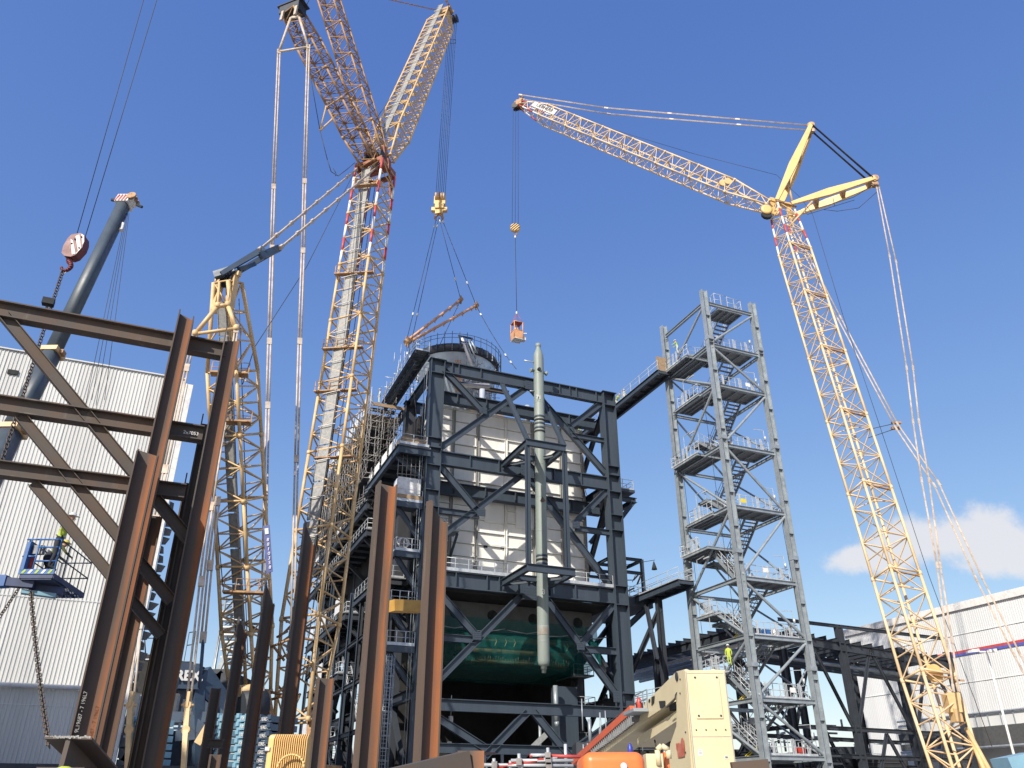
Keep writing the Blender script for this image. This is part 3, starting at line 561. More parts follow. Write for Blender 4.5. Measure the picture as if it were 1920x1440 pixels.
# low left secondary framing in the shade
for k, (v0, v1, z0, z1) in enumerate(((2,10,2,9),(10,18,9,2),(4,12,12,18),(14,22,18,11),(24,32,12,19),(30,38,2,10),(36,44,18,10),(18,26,2,9))):
    gm('brace', (-1.2, v0, z0), (-1.2, v1, z1), .42, .36, VV, steel2)
for v in (3, 8, 13, 18, 24, 30, 36, 42): gm('post', (-2.4, v, .2), (-2.4, v, 20+random.uniform(-2, 6)), .38, .34, U, steel2 if v % 2 else steel)
for z in (4, 7.5, 12, 16): gm('beam', (-2.4, 3, z), (-2.4, 42, z), .4, .3, Z, steel2)
for k in range(6):   # stair flights in the gloom
    v0 = 6+k*5.5; z0 = 5+3.3*(k % 3)
    b = MB(); 
    for s_ in (-2.2, -1.3): b.beam(G(s_, v0, z0), G(s_, v0+4, z0+3.2), .25, .05)
    for t in range(12): b.gbox(-2.2, -1.3, v0+t*.33, v0+t*.33+.26, z0+t*.265, z0+t*.265+.03)
    rail(b, [G(-2.25, v0, z0), G(-2.25, v0+4, z0+3.2)], 1.0, 1.0, toe=False); b.build('stair_flight', galvb, BH)
# pale slabs of sheeting deeper along the face
for v, z in ((26, 30.8), (33, 27.4), (40, 30.8), (22, 20.4), (30, 20.3), (38, 20.2), (29, 14.3), (35, 8.3)):
    b = MB(); b.gbox(-2.95, -2.85, v, v+2.4, z, z+1.7); b.build('sheeting', sheetw, BH)
# ================================================================ steam vessel hung in the front frame
pv = gv(onv(1010, 700, GP*.5)); vu, vv = pv[0], GP*.5
ztop = onv(1009, 645, vv).z; zbot = onv(1022, 1262, vv).z
VS = thing('pressure_vessel', G(vu, vv, zbot), 'long grey green steel vessel hanging upright in front of the white casing', 'vessel')
b = MB(); H = ztop-zbot
b.lathe(G(vu, vv, zbot), Z, [(0,.20),(.3,.20),(.3,.27),(.55,.27),(.60,.40),(.72,.47),(.95,.52),(H-1.8,.52),(H-1.35,.49),(H-.95,.37),(H-.6,.25),(H-.35,.23),(H-.3,.28),(H,.27)], 28); b.build('shell', vess, VS)
for zz in (H-3.3,):
    for s_ in (-1, 1):
        b = MB(); b.lathe(G(vu, vv, zbot+zz)+U*s_*.42, U*s_, [(0,.15),(.4,.15),(.4,.24),(.52,.24)], 12); b.build('nozzle', vess, VS)
    b = MB(); b.lathe(G(vu-.2, vv-.42, zbot+zz), -VV, [(0,.17),(.25,.17)], 12); b.build('nozzle', darkb, VS)
b = MB(); b.path([G(vu-.5, vv, zbot+H-2.3), G(vu-1.6, vv, zbot+H-2.3)], .07); b.build('lifting_lug', galvb, VS)
b = MB(); b.path([G(vu-.5, vv, zbot+H-5.6), G(vu-1.0, vv, zbot+H-5.7)], .08); b.build('lifting_lug', galv, VS)
zq = onv(1020, 1192, vv).z; b = MB(); b.lathe(G(vu, vv, zq), Z, [(0,.523),(.05,.527),(.75,.527),(.8,.523)], 28); b.build('heat_stain', mat('stained paint', (.24,.27,.245), (.24,.20,.16), .6, scale=1.6, thr=(.42,.6)), VS)
for yy in (785, 806, 1045):
    z0 = onv(1012, yy, vv).z
    for k in range(3 if yy != 806 else 2):
        b = MB(); b.lathe(G(vu, vv, z0-k*.38), Z, [(0,.54),(.2,.54)], 28); b.build('band', steel if k != 1 else black, VS)
for k in range(9):
    b = MB(); b.lathe(G(vu, vv, zbot+2.5+k*3.3), Z, [(0,.523),(.02,.529),(.06,.529),(.08,.523)], 28); b.build('weld_seam', vess, VS)
textmesh('marking', '71', .6, onv(1010, 745, vv-.55), U, Z, whp, VS, .01, .01)
textmesh('marking', '3', .7, onv(1019, 1110, vv-.55), U, Z, whp, VS, .01, .02)
b = MB(); c = G(vu-.1, vv-.54, onv(1014, 940, vv).z); b.poly([c+Z*.3, c+U*.35-Z*.1, c+U*.1-Z*.25, c-U*.25-Z*.2], -VV*.01); b.build('rust_patch', rusto, VS)
# ================================================================ cyclone drum, scaffold collar and foil hopper on top
CC = G(7.0, 14.5, 0); 
pr = at(938, 700, 0) if False else None
CZt = at(850, 640, 81.5).z
CY = thing('cyclone_vessel', CC + Z*CZt, 'round dark rimmed drum with foil wrapped cone above the boiler roof', 'vessel')
R = 5.35
b = MB(); b.lathe(CC+Z*(CZt-1.1), Z, [(0,R-.1),(0,R),(1.0,R),(1.1,R-.2)], 56); b.build('rim', steel2, CY)
for k in range(36):
    a = k*2*math.pi/36; d = V3((math.cos(a), math.sin(a), 0)); b = MB(); b.beam(CC+d*(R+.02)+Z*(CZt-1.05), CC+d*(R+.02)+Z*(CZt-.1), .22, .12, d); b.build('rim_stiffener', steel if k % 3 else greyc, CY)
def cone(c0, r0, c1, r1, n, name, m, a0=0, a1=2*math.pi, rows_=1, jit=0):
    b = MB(); base = 0
    for j in range(rows_+1):
        t = j/rows_; c = V3(c0).lerp(V3(c1), t); r = r0+(r1-r0)*t
        for i in range(n+1): a = a0+(a1-a0)*i/n; rr = r+random.uniform(-jit, jit); b.v.append((c.x+math.cos(a)*rr, c.y+math.sin(a)*rr, c.z))
    for j in range(rows_):
        for i in range(n): q = j*(n+1)+i; b.f.append([q, q+1, q+n+2, q+n+1]); b.m.append(0); b.sm.append(jit == 0)
    return b.build(name, m, CY)
cone(CC+Z*(CZt-1.1), R-.25, CC+U*3.3+Z*(CZt-10.5), .7, 48, 'cone', foils)
cone(CC+Z*(CZt-3.2)+V3((.2,-.35,0)), R-1.1, CC+U*3.4+Z*(CZt-10.6)+V3((.3,-.55,0)), 1.1, 46, 'foil_wrap', foil, math.radians(258), math.radians(350), 26, .12)
b = MB()
for k in range(40):
    a = k*2*math.pi/40; d = V3((math.cos(a), math.sin(a), 0)); q = CC+d*(R+.35)+Z*CZt
    b.tube(q-Z*1.2, q+Z*(1.0+.4*random.random()), .035, 5)
    d2 = V3((math.cos(a+.157), math.sin(a+.157), 0)); q2 = CC+d2*(R+.35)+Z*CZt
    for hh in (.5, 1.0, -1.0): b.tube(q+Z*hh, q2+Z*hh, .03, 5)
b.build('collar_scaffold', steel2, CY, kind='stuff')
b = MB()
for k in range(150):        # tube scaffold on the right of the drum
    a = math.radians(random.uniform(285, 380)); r = R+random.uniform(-1.8, .1); q = CC+V3((math.cos(a)*r, math.sin(a)*r, CZt-random.uniform(1.5, 6.5))); t = random.random()
    e = Z*random.uniform(1, 2.4) if t < .5 else V3((random.uniform(-1.6,1.6), random.uniform(-1.6,1.6), 0))
    b.tube(q, q+e, .035, 5)
b.build('cone_scaffold', scaf, CY, kind='stuff')
for k in range(3):
    a = math.radians(275+k*3); q = CC+V3((math.cos(a)*(R-.3), math.sin(a)*(R-.3), CZt-2.2)); b = MB(); b.tube(q, q-Z*4.2+V3((.25,0,0)), .08, 6); b.build('orange_tube', orange_l, CY)
for k in range(4):
    b = MB(); p = at(866+k*6, 634+k*2, 80.0); q = at(886+k*3, 690-k*9, 80.5); b.tube(p, q, .10 if k else .16, 8); b.build('feed_pipe', whp if k == 0 else galv, CY)
b = MB(); c = at(873, 632, 80.0); b.gbox(0,0.01,0,0.01,0,0.01); b = MB()
for s_ in (-1, 1): b.beam(c+U*s_*.8, c+U*s_*.4-Z*1.4, .12, .12); 
b.beam(c-U*.9, c+U*.9, .14, .14); b.beam(c-U*.5-Z*.7, c+U*.5-Z*.7, .1, .1); b.build('pipe_bracket', steel2, CY)
b = MB(); b.gbox(9.0, 9.9, 9.0, 10, 38.4, 39.2); b.build('yellow_box', yelb, CY)
for k in range(5):
    b = MB(); z = CZt-8.6-k*.35; b.gbox(6.8+k*.3, 11.5-k*.2, 9.3+k*.2, 9.6+k*.2, z, z+.12); b.build('scaffold_board', timber, CY)
b = MB()
for k in range(90):
    q = G(random.uniform(-2.6, 1.4), random.uniform(4, 13), 0)+Z*(42.3+random.uniform(0, 2.2)); t = random.random()
    b.tube(q, q+(Z*1.3 if t < .4 else (U if t < .7 else VV)*random.uniform(.8, 2)), .035, 5)
b.build('upper_scaffold', galvb, CY, kind='stuff')
# ================================================================ scaffold along the left face
SC = thing('scaffold', G(-3, 28, 27), 'dense tube scaffold filling the upper left flank of the boiler building', 'scaffolding')
b = MB(); vs_ = [9.5+i*1.5 for i in range(25)]
for i, v in enumerate(vs_):
    for u in (-3.9, -2.6, -1.3, -.2):
        b.tube(G(u, v, 30.4+(-.8 if v > 13 else 1.6)), G(u, v, 40.6+random.uniform(-.2, 1.6)), .038, 5)
    for z in (32.2, 34.2, 36.2, 38.2, 40.2):
        b.tube(G(-4.1, v, z), G(0, v, z+.05), .034, 5)
        if random.random() < .5: b.tube(G(-3.9, v, z-2), G(-1.3, v, z), .034, 5)
for k in range(420):
    q = G(random.uniform(-4.0, -.3), random.uniform(9.5, 46), random.uniform(29.6, 40)); t = random.random()
    b.tube(q, q+(Z*random.uniform(1.2,3) if t < .55 else (VV if t < .8 else U*.6)*random.uniform(1.2, 2.6)+Z*random.uniform(-1,1)), .036, 4, cap=False)
b.build('scaffold_tubes', scaf, SC, kind='stuff')
b = MB()
for i, v in enumerate(vs_):
    b.tube(G(-4.1, v, 39), G(-4.1, v, 41.8+random.uniform(-.3, 1.2)), .05, 5)
    b.tube(G(-4.1, v-.7, 40.2), G(-4.1, v+.9, 40.2+random.uniform(.2,1.4)), .036, 4)
b.build('top_standards', galvb, SC, kind='stuff')
for j, z in enumerate((32.2, 34.2, 36.2, 38.2, 40.2)):
    b = MB()
    for u in (-3.9, -2.6, -1.3):
        for hh in (0, .5, 1.0): b.tube(G(u, 9.2, z+hh), G(u, 46, z+hh), .034, 5)
    for v in vs_[:-1]:
        if random.random() < .6: b.tube(G(-3.9, v, z), G(-3.9, v+1.5, z+2), .034, 5)
    b.build('ledger_tubes', scaf, SC, kind='stuff')
    b = MB(); b.gbox(-3.8, -.3, 11+j*.3, 45.5, z-.02, z+.03); b.build('board_deck', timber if j == 4 else darkb, SC)
for v in (12, 16.5, 19, 24, 27, 30, 36, 41):
    b = MB(); b.gbox(-4.0, -3.94, v, v+1.6, 40.3, 41.5); b.build('sheeting', sheetw, SC)
b = MB(); b.gbox(-3.9, -.4, 9.2, 9.35, 39.9, 40.25); b.build('end_board', timber, SC)
# far scaffold hanging under the decks
b = MB()
for i in range(70):
    q = G(random.uniform(-4.5, -2.6), random.uniform(26, 48), random.uniform(20, 34)); t = random.random()
    b.tube(q, q+(Z if t < .6 else VV)*random.uniform(1.5, 4), .04, 5)
b.build('scaffold_tubes', scaf, SC, kind='stuff')
# ================================================================ green debris net under the hopper
NT = MB(); import math as _m
us = [1.3+i*.58 for i in range(31)]; prof = [(2.6,16.9),(2.7,15.6),(2.9,14.4),(3.4,13.3),(4.8,12.7),(7.5,12.5),(10.5,12.4)]
n0 = len(prof)
for i, u in enumerate(us):
    for j, (v, z) in enumerate(prof): NT.v.append(tuple(G(u, v+.035*math.sin(i*2.3+j)+random.uniform(-.02,.02), z+.05*math.sin(i*.9+j*1.7)-(.12*math.sin(math.pi*i/30) if j > 2 else 0))))
for k in range(5): z_ = 16.2-k*.75
for i in range(len(us)-1):
    for j in range(n0-1): a = i*n0+j; NT.f.append([a, a+n0, a+n0+1, a+1]); NT.m.append(0); NT.sm.append(False)
nroot = thing('debris_net', G(10, 3, 13), 'sagging green debris netting slung under the boiler hopper', 'netting')
NT.build('net_panel', net, nroot)
ns = MB(); m_ = 9
for i in range(m_):
    v = 2.7+i*1.3
    for j, z in enumerate((16.9, 15.5, 14.2, 13.0)): ns.v.append(tuple(G(18.75+.12*math.sin(i*1.7+j)+(j-1)*.12, v, z+.15*math.sin(i*1.1))))
for i in range(m_-1):
    for j in range(3): a = i*4+j; ns.f.append([a, a+4, a+5, a+1]); ns.m.append(0); ns.sm.append(True)
ns.build('net_side', net, nroot)
for k in range(5):
    b = MB(); b.path([G(2+k*3.6, 2.65, 16.0-.3*(k%2)), G(4+k*3.6, 2.6, 15.8), G(5.4+k*3.6, 2.65, 16.1)], .05, 4); b.build('net_rope', galv, nroot)
# ================================================================ galvanised stair tower
NX = at(1318, 545, 70.0); tu, tv = uv(NX.x, NX.y); TWd, TDp = 6.2, 7.7
TW = thing('stair_tower', G(tu+TWd/2, tv+TDp/2, 0), 'tall galvanised open stair tower with zigzag flights, right of the boiler building', 'stair tower')
def T(a, b_, z): return G(tu+a, tv+b_, z)
TOPZ = NX.z
for a, b_ in ((0, 0), (TWd, 0), (0, TDp), (TWd, TDp)):
    b = MB(); b.ibeam(T(a, b_, 0), T(a, b_, TOPZ + (0 if (a, b_) != (TWd, TDp) else -6)), .62, .55, U, 0, .07, .07)
    for z in [3.2*k+1.4 for k in range(15)]: b.box(T(a, b_, z), U*.30, VV*.265, Z*.02)
    for z in (21.5, 11.9, 32.5, 43.5): b.box(T(a, b_, z), U*.34, VV*.31, Z*.18)
    b.build('column', galv, TW)
LV = [NX.z-1.3] + [at(1330, 720, 1).z*0+CZ+r*70 for r in (.591, .526, .434, .347, .2536, .183, .1115, .0498)]
def _dummy(): pass
def tm(name, a, b_, h, w=None, hd=Z, m=galv, k='I'): return mem(TW, name, T(*a), T(*b_), h, w, hd, m, k)
for i, z in enumerate(LV):
    zb = z-.2
    tm('beam', (.3, 0, zb), (TWd-.3, 0, zb), .34, .25); tm('beam', (0, .3, zb), (0, TDp-.3, zb), .34, .25)
    if i > 0: tm('beam', (TWd, .3, zb), (TWd, TDp-.3, zb), .30, .22); tm('beam', (.3, TDp, zb), (TWd-.3, TDp, zb), .30, .22)
for i in range(len(LV)-1):
    z1, z0 = LV[i]-.4, LV[i+1]-.1
    if i % 2 == 0:
        tm('brace', (.2, 0, z0+.2), (TWd-.2, 0, z1), .26, .26, Z, galv, 'T'); tm('brace', (0, .2, z1), (0, TDp-.2, z0), .26, .26, Z, galv, 'T')
    else:
        tm('brace', (.2, 0, z1), (TWd-.2, 0, z0+.2), .26, .26, Z, galv, 'T'); tm('brace', (0, .2, z0), (0, TDp-.2, z1), .26, .26, Z, galv, 'T')
    if i > 0: tm('brace', (TWd, .2, z0), (TWd, TDp-.2, z1), .2, .2, Z, galv, 'T'); tm('brace', (.2, TDp, z1), (TWd-.2, TDp, z0), .2, .2, Z, galv, 'T')
def flight(u0, v0, z0, v1, z1, w=1.15):
    b = MB()
    for s_ in (u0, u0+w): b.beam(T(s_, v0, z0), T(s_, v1, z1), .30, .06)
    fl = b.build('stair_flight', galv, TW)
    n = max(6, int(abs(z1-z0)/.27))
    for k in range(n):
        t = (k+.5)/n; c = T(u0+w/2, v0+(v1-v0)*t, z0+(z1-z0)*t+.05)
        o = mem(fl, 'tread', c-U*(w/2-.04), c+U*(w/2-.04), .04, .27, Z, galvd, 'B')
    b = MB()
    for s_ in (u0, u0+w): 
        a, c = T(s_, v0, z0), T(s_, v1, z1); rail(b, [a, c], 1.05, 1.3, .028, toe=False)
    b.build('stair_rail', galvb, TW)
def plat(pts, z, nm='landing'):
    b = MB(); b.poly([T(a, c, z-.05) for a, c in pts], Z*.06); 
    b.build(nm, galvd, TW)
    b = MB()
    for (a, c), (d, e) in zip(pts, pts[1:]+pts[:1]): b.ibeam(T(a, c, z-.16), T(d, e, z-.16), .24, .1)
    for k in range(1, 4):
        a0 = pts[0][0]+(pts[1][0]-pts[0][0])*k/4; c0 = pts[0][1]; b.beam(T(a0, c0, z-.14), T(a0, pts[2][1], z-.14), .16, .08)
    b.build('landing_frame', galv, TW)
for i, z in enumerate(LV):
    if i == 0:
        plat([(2.0, .4), (5.0, .4), (5.0, 2.6), (2.0, 2.6)], z)
        b = MB(); rail(b, [T(2.0, 2.6, z), T(1.6, .35, z), T(3.2, .3, z)], 1.6, .8); b.build('handrail', galvb, TW); b = MB(); rail(b, [T(3.2, .3, z), T(5.0, .35, z), T(5.0, 2.6, z)], 1.5, .8); b.build('handrail', galvb, TW)
    else:
        plat([(.4, .35), (TWd-.7, .35), (TWd-.7, 2.5), (.4, 2.5)], z)
        zl = z if i < 5 else (LV[i-1]+z)/2+.1
        plat([(-.9, 3.0), (1.9, 3.0), (1.9, TDp+.2), (-.9, TDp-.6)], zl) if i in (1, 3, 5) else plat([(-.2, 4.3 if i > 4 else 2.6), (1.9, 4.3 if i > 4 else 2.6), (1.9, 6.9), (-.2, 6.9)], zl)
        if i > 4: flight(.3, 1.2, z, 4.3, zl)
        b = MB(); rail(b, [T(.5, .25, z), T(TWd-.6, .25, z), T(TWd-.6, 2.4, z)], 1.15, .75, .03); 
        for a in (1.1, 1.25, 3.1, 3.25, 4.6, 4.75): b.beam(T(a, .22, z-.3), T(a, .22, z+1.25), .07, .04)
        for a in (.6, 5.4): b.lathe(T(a, .3, z+1.3), Z, [(0,.1),(.4,.12)], 8)
        b.build('handrail', galvb, TW)
        b = MB(); e = TDp-.2 if i in (1, 3, 5) else 6.3
        uu = -.85 if i in (1, 3, 5) else -.15
        rail(b, [T(uu, 4.3 if i > 4 else 2.7, zl), T(uu, e, zl), T(1.9, e, zl)], 1.15, .7, .03); 
        for a in (4.6, 4.75, 5.2, 5.4): b.beam(T(uu-.03, a, zl-.3), T(uu-.03, a, zl+1.3), .07, .04)
        b.build('handrail', galvb, TW); b = MB()
        rail(b, [T(2.0, 2.55, z), T(3.4, 2.55, z)], 1.1, .7, .028)
        b.build('handrail', galvb, TW)
        if i > 1:
            b = MB(); q = T(uu, 5.0, z+1.2); b.beam(q, q+Z*1.3, .05, .05); b.beam(q+Z*1.3, q+Z*1.3-VV*1.2+Z*.1, .05, .05); b.beam(q+Z*1.15-VV*1.1, q+Z*1.15-VV*1.9, .12, .1)
            q = T(5.4, .4, z+1.2); b.beam(q, q+Z*1.2, .05, .05); b.beam(q+Z*1.2, q+Z*1.2-U*1.2-Z*.1, .05, .05); b.build('lamp_bracket', galvb, TW)
for i in range(len(LV)-1):
    z1, z0 = LV[i], LV[i+1]; zm = z0 + (z1-z0)*.45
    flight(3.5, 6.2, zm, 2.5, z1, 1.5)
    flight(1.9, 2.5, z0, 6.2, zm, 1.3)
    plat([(1.9, 6.2), (5.2, 6.2), (5.2, TDp-.2), (1.9, TDp-.2)], zm, 'half_landing')
for i, yy in ((6, 0), (7, 0), (8, 0)):
    b = MB(); q = T(.9, 2.0, LV[i]+.6); b.beam(q, q+VV*1.6-Z*.7, .1, .05, Z, 0); b.beam(q+Z*.18, q+Z*.18+VV*1.6-Z*.7, .06, .05); b.build('yellow_marker', mat('safety yellow', (.75, .58, .03), rough=.6) if i == 6 else MT['safety yellow'], TW)
b = MB(); b.lathe(T(3.5, .8, LV[6]+.05), Z, [(0,.2),(.15,.42),(.5,.42),(.7,.15)], 14); b.build('water_tank', whp, TW)
for i, a, z in ((2, 4.2, .7), (4, 1.6, .6), (5, 3.0, .8), (7, 4.0, .7)):
    b = MB(); b.box(T(a, .2, LV[i]+z), U*.28, VV*.01, Z*.2); b.build('notice_board', whp if i != 4 else MT['safety yellow'], TW)
for a, c, z0, z1 in ((-.1, 2.0, LV[7], LV[2]), (.4, 7.6, LV[8], LV[1]), (5.6, .1, LV[8], LV[4])):
    b = MB(); b.path(sag(T(a, c, z1), T(a+.5, c, z0), .15, 8), .022, 5); b.build('cable', rope, TW)
for i, a in ((3, 1.2), (6, 2.6), (8, 4.4)):
    b = MB(); b.box(T(a, .9, LV[i]+.35), U*.3, VV*.25, Z*.3); b.build('tool_box', timber if i == 3 else bluelift if i == 6 else redc, TW)
# dark feed pipe passing behind the tower
# ================================================================ link bridges from the tower to the boiler building
def bridge(z, v0, v1, u0, u1, label, railn=11, h=.62, m=steel, pack=False):
    t = thing('link_bridge', G((u0+u1)/2, (v0+v1)/2, z), label, 'footbridge')
    for u in (u0, u1): mem(t, 'girder', G(u, v0, z-h/2), G(u, v1, z-h/2), h, .3, Z, m)
    b = MB(); b.gbox(u0+.03, u1-.03, v0, v1, z-.05, z); b.build('deck', galvd, t)
    b = MB(); 
    for k in range(int((v1-v0)/1.6)+1): b.beam(G(u0, v0+k*1.6, z-.3), G(u1, v0+k*1.6, z-.3), .25, .15)
    b.build('cross_beam', m, t)
    for u in (u0, u1):
        b = MB(); rail(b, [G(u, v0, z), G(u, v1, z)], 1.15, 1.9, .028); b.build('handrail', galvb, t)
    return t
q = gv(at(1232, 690, 77.5)); zb = LV[1]-.1
br = bridge(zb, tv+TDp-1.0, tv+TDp+26, tu-1.9, tu-.55, 'upper footbridge running from the stair tower to the top of the boiler frame')
b = MB(); b.gbox(tu-1.9, tu-.7, tv+TDp-.9, tv+TDp-.75, zb+.05, zb+1.7); b.build('board_gate', timber, br)
br2 = bridge(20.25, tv+TDp-1.5, tv+TDp+7.5, tu-2.2, tu-.6, 'middle footbridge joining the stair tower to the boiler deck above the green net')
b = MB(); b.path([G(tu-3.2, tv+TDp+7.5, 23.6), G(tu-2.4, tv+TDp+2, 22.9)], .03); b.lathe(G(tu-2.4, tv+TDp+2.2, 22.0), Z, [(0,.28),(.3,.2),(.8,.05)], 10); b.build('floodlight', darkb, br2)
mem(br2, 'support_post', G(tu-1.4, tv+TDp+3.5, 0), G(tu-1.4, tv+TDp+3.5, 19.6), .55, .5, U, steel2)
mem(br2, 'brace', G(tu-1.4, tv+TDp+3.5, 18.5), G(tu-6.5, tv+TDp+8, 6), .4, .35, U, steel2)
mem(br2, 'brace', G(tu-1.6, tv+TDp+5.5, 19.4), G(tu-5.0, tv+TDp-1.0, 13.0), .35, .3, U, steel2)
br3 = bridge(10.0, tv+TDp-1.5, tv+TDp+13, tu-2.6, tu-1.0, 'lowest footbridge leading left from the stair tower behind the cream lift', m=galv, h=.45)
# ================================================================ pipe rack behind the tower
RK = thing('pipe_rack', G(30, 8, 0), 'long open dark steel rack with ribbed roof purlins behind the stair tower', 'steel frame')
C0 = at(1462, 1186, 88); ru, rv = uv(C0.x, C0.y); rz = C0.z
def Rp(a, c, z): return G(ru+a, rv+c, z)
def rm(name, a, c, h, w=None, m=steel2, k='I'): return mem(RK, name, Rp(*a), Rp(*c), h, w, Z if abs(a[2]-c[2]) < 6 else U, m, k)
for s_ in (0, 7.5): rm('roof_girder', (-1, s_, rz-.4), (24, s_, rz-1.9), .9, .4)
for s_ in (0, -5.5): rm('roof_girder', (s_, 0, rz-.4), (s_, 30, rz-.4), .9, .4)
for k in range(15): a = 1+k*1.6; rm('purlin', (a, -.5, rz+.15-.06*a), (a, 8.4, rz+.15-.06*a), .42, .16)
for k in range(19): a = 1+k*1.55; rm('purlin', (-6.3, a, rz+.2), (.6, a, rz+.2), .42, .16)
for a in (0, 8.2, 16.5, 24): rm('column', (a, 0, 0), (a, 0, rz-.5+ (1.9 if a == 8.2 else 0)), .75, .6); rm('column', (a, 7.5, 0), (a, 7.5, rz-.6), .7, .5)
for v in (8, 16, 24): rm('column', (0, v, 0), (0, v, rz-.5), .6, .5); rm('column', (-5.5, v, 0), (-5.5, v, rz-.5), .6, .5)
rm('beam', (0, 0, rz+1.4), (24, 0, rz+1.0), .35, .25)
for z in (8.6, 6.0, 3.0):
    rm('beam', (0, 0, z), (24, 0, z-.2), .42, .3); rm('beam', (0, 7.5, z-.3), (24, 7.5, z-.6), .42, .3); rm('beam', (0, 0, z), (0, 28, z), .4, .3); rm('beam', (-5.5, 0, z), (-5.5, 28, z), .4, .3)
for a in (0, 8.2, 16.5):
    rm('brace', (a+.2, 0, 8.3), (a+4, 0, rz-.9), .3, .25); rm('brace', (a+8, 0, 8.3), (a+4, 0, rz-.9), .3, .25)
    rm('brace', (a+.2, 0, .4), (a+4, 0, 8.2), .3, .25); rm('brace', (a+8, 0, .4), (a+4, 0, 8.2), .3, .25)
for v in (0, 8, 16): rm('brace', (0, v, 8.5), (0, v+8, rz-.8), .32, .28); rm('brace', (-5.5, v+8, .5), (-5.5, v, 8), .32, .28)
for k in range(6):
    b = MB(); a = -4.6+k*.8; b.tube(Rp(a, -.5, rz-1.4-.25*(k % 2)), Rp(a, 28, rz-1.4-.25*(k % 2)), .2, 8); b.build('pipe', galv if k % 2 else whp, RK)
for k in range(3):
    b = MB(); b.tube(Rp(-1, 1.5+k*1.5, rz-2.2), Rp(24, 1.5+k*1.5, rz-3.4), .2, 8); b.build('pipe', steel if k else galv, RK)
b = MB()
for k in range(70):
    q = Rp(random.uniform(-5.2, 1), random.uniform(0, 20), random.choice((3.2, 6.2, 8.8, 11.5))); b.tube(q, q+(Z*random.uniform(.8, 1.6) if k % 2 else VV*random.uniform(1, 3)+Z*random.uniform(0, 1)), .05, 5)
b.build('rack_clutter', galvb, RK, kind='stuff')
rm('brace', (-3, -2, 9), (2.4, -2, rz-2.2), .2, .2, galv, 'T')
# tall round duct stack of holes (castellated post) seen through the tower
b = MB(); b.tube(Rp(-2.5, 3, 0), Rp(-2.5, 3, 9.5), .9, 14); b.build('silo', steel2, RK)
for k in range(9): 
    b = MB(); b.gbox(ru+3.2, ru+4.6, rv-1, rv-.8, 3+k*.7, 3.18+k*.7); b.build('louvre', steel2, RK)
# ================================================================ white clad buildings
def corr(mb, o, xd, nd, w, z0, z1, pitch=.2, depth=.035, mi=0):     # corrugated sheet: real ribs
    n = int(round(w/pitch)); pts = []
    for i in range(n):
        for t, d in ((0, 0), (.55, 0), (.66, depth), (.9, depth)): pts.append((i*pitch+t*pitch, d))
    pts.append((w, 0)); b0 = len(mb.v); xd, nd = V3(xd), V3(nd)
    for z in (z0, z1):
        for x, d in pts: p = V3(o)+xd*x+nd*d; mb.v.append((p.x, p.y, z))
    m = len(pts)
    for i in range(m-1): mb.f.append([b0+i, b0+i+1, b0+m+i+1, b0+m+i]); mb.m.append(mi); mb.sm.append(False)
PR = at(347, 712, 46); lu, lv = uv(PR.x, PR.y); zt = PR.z
LB = thing('clad_building', G(lu-18, lv+10, 0), 'large white ribbed metal clad building behind the rusty frame, left edge of the photo', 'building')
b = MB(); b.gbox(lu-44, lu, lv+.08, lv+26, 0, zt-.1); b.build('wall', whitec, LB)
sh = MB(); corr(sh, (0,0,0), (1,0,0), (0,-1,0), 1.0, 0, zt); shm = bpy.data.meshes.new('cladding_sheet'); shm.from_pydata(sh.v, [], sh.f); shm.materials.append(whitec)
shw = shm.copy(); shw.materials[0] = whitec3
for k in range(40):
    o = link(bpy.data.objects.new('cladding_sheet', shw if k in (1, 4, 5, 9, 13, 14, 20) else shm)); o.parent = LB; l = G(lu-k-1.0, lv + (.012 if k % 2 else 0), 0)-wloc(LB)
    o.matrix_basis = Matrix(((U.x, VV.x, 0, l.x), (U.y, VV.y, 0, l.y), (0, 0, 1, l.z), (0,0,0,1)))
b = MB(); b.gbox(lu-44, lu+.05, lv-.12, lv+.1, zt-.02, zt+.06); b.build('roof_trim', whitec, LB)
b = MB(); b.gbox(lu-.02, lu+.55, lv-.06, lv+.2, 0, zt-.3); b.gbox(lu+.12, lu+.2, lv-.1, lv-.05, 0, zt-.3); b.build('corner_flashing', whp, LB)
wv = gv(onv(16, 693, lv)); w2 = gv(onv(33, 704, lv)); b = MB(); b.gbox(wv[0], w2[0], lv-.1, lv+.05, w2[2], wv[2]); b.build('vent_opening', darkb, LB)
zp = onv(60, 1287, lv).z; b = MB(); b.tube(G(lu-44, lv-.25, zp), G(lu-.1, lv-.25, zp), .12, 10); b.build('drip_rail', whp, LB)
for yy in (1120, 1322):
    zz = onv(60, yy, lv).z; b = MB(); b.gbox(lu-44, lu, lv-.045, lv-.03, zz, zz+.035); b.build('sheet_lap', whitec2, LB)
b = MB()
for u in [lu-1.2-k*1.9 for k in range(20)]: b.beam(G(u, lv-.05, zp), G(u, lv-.25, zp), .06, .06)
b.build('rail_clips', galv, LB, kind='stuff')
for k in range(34):      # torn toothed edge sheets behind the corner
    b = MB(); z = zt-8-k*.55 if k < 30 else 1; u0 = lu+.6; b.poly([G(u0, lv+.6, z), G(u0+random.uniform(.15,.55), lv+.5, z-.12), G(u0+random.uniform(.2,.4), lv+.5, z-.5), G(u0, lv+.6, z-.5)], VV*.05); b.build('edge_tooth', MT['shaded concrete'], LB)
q = at(1584, 1193, 122); qu, qv = uv(q.x, q.y); qz = q.z
RB = thing('clad_building', G(qu+15, qv-20, 0), 'wide white clad building with red and blue stripe above a dark canopy, far right', 'building')
b = MB(); b.gbox(qu+.1, qu+40, qv-75, qv, 0, qz-.1); b.build('wall', whitec2, RB)
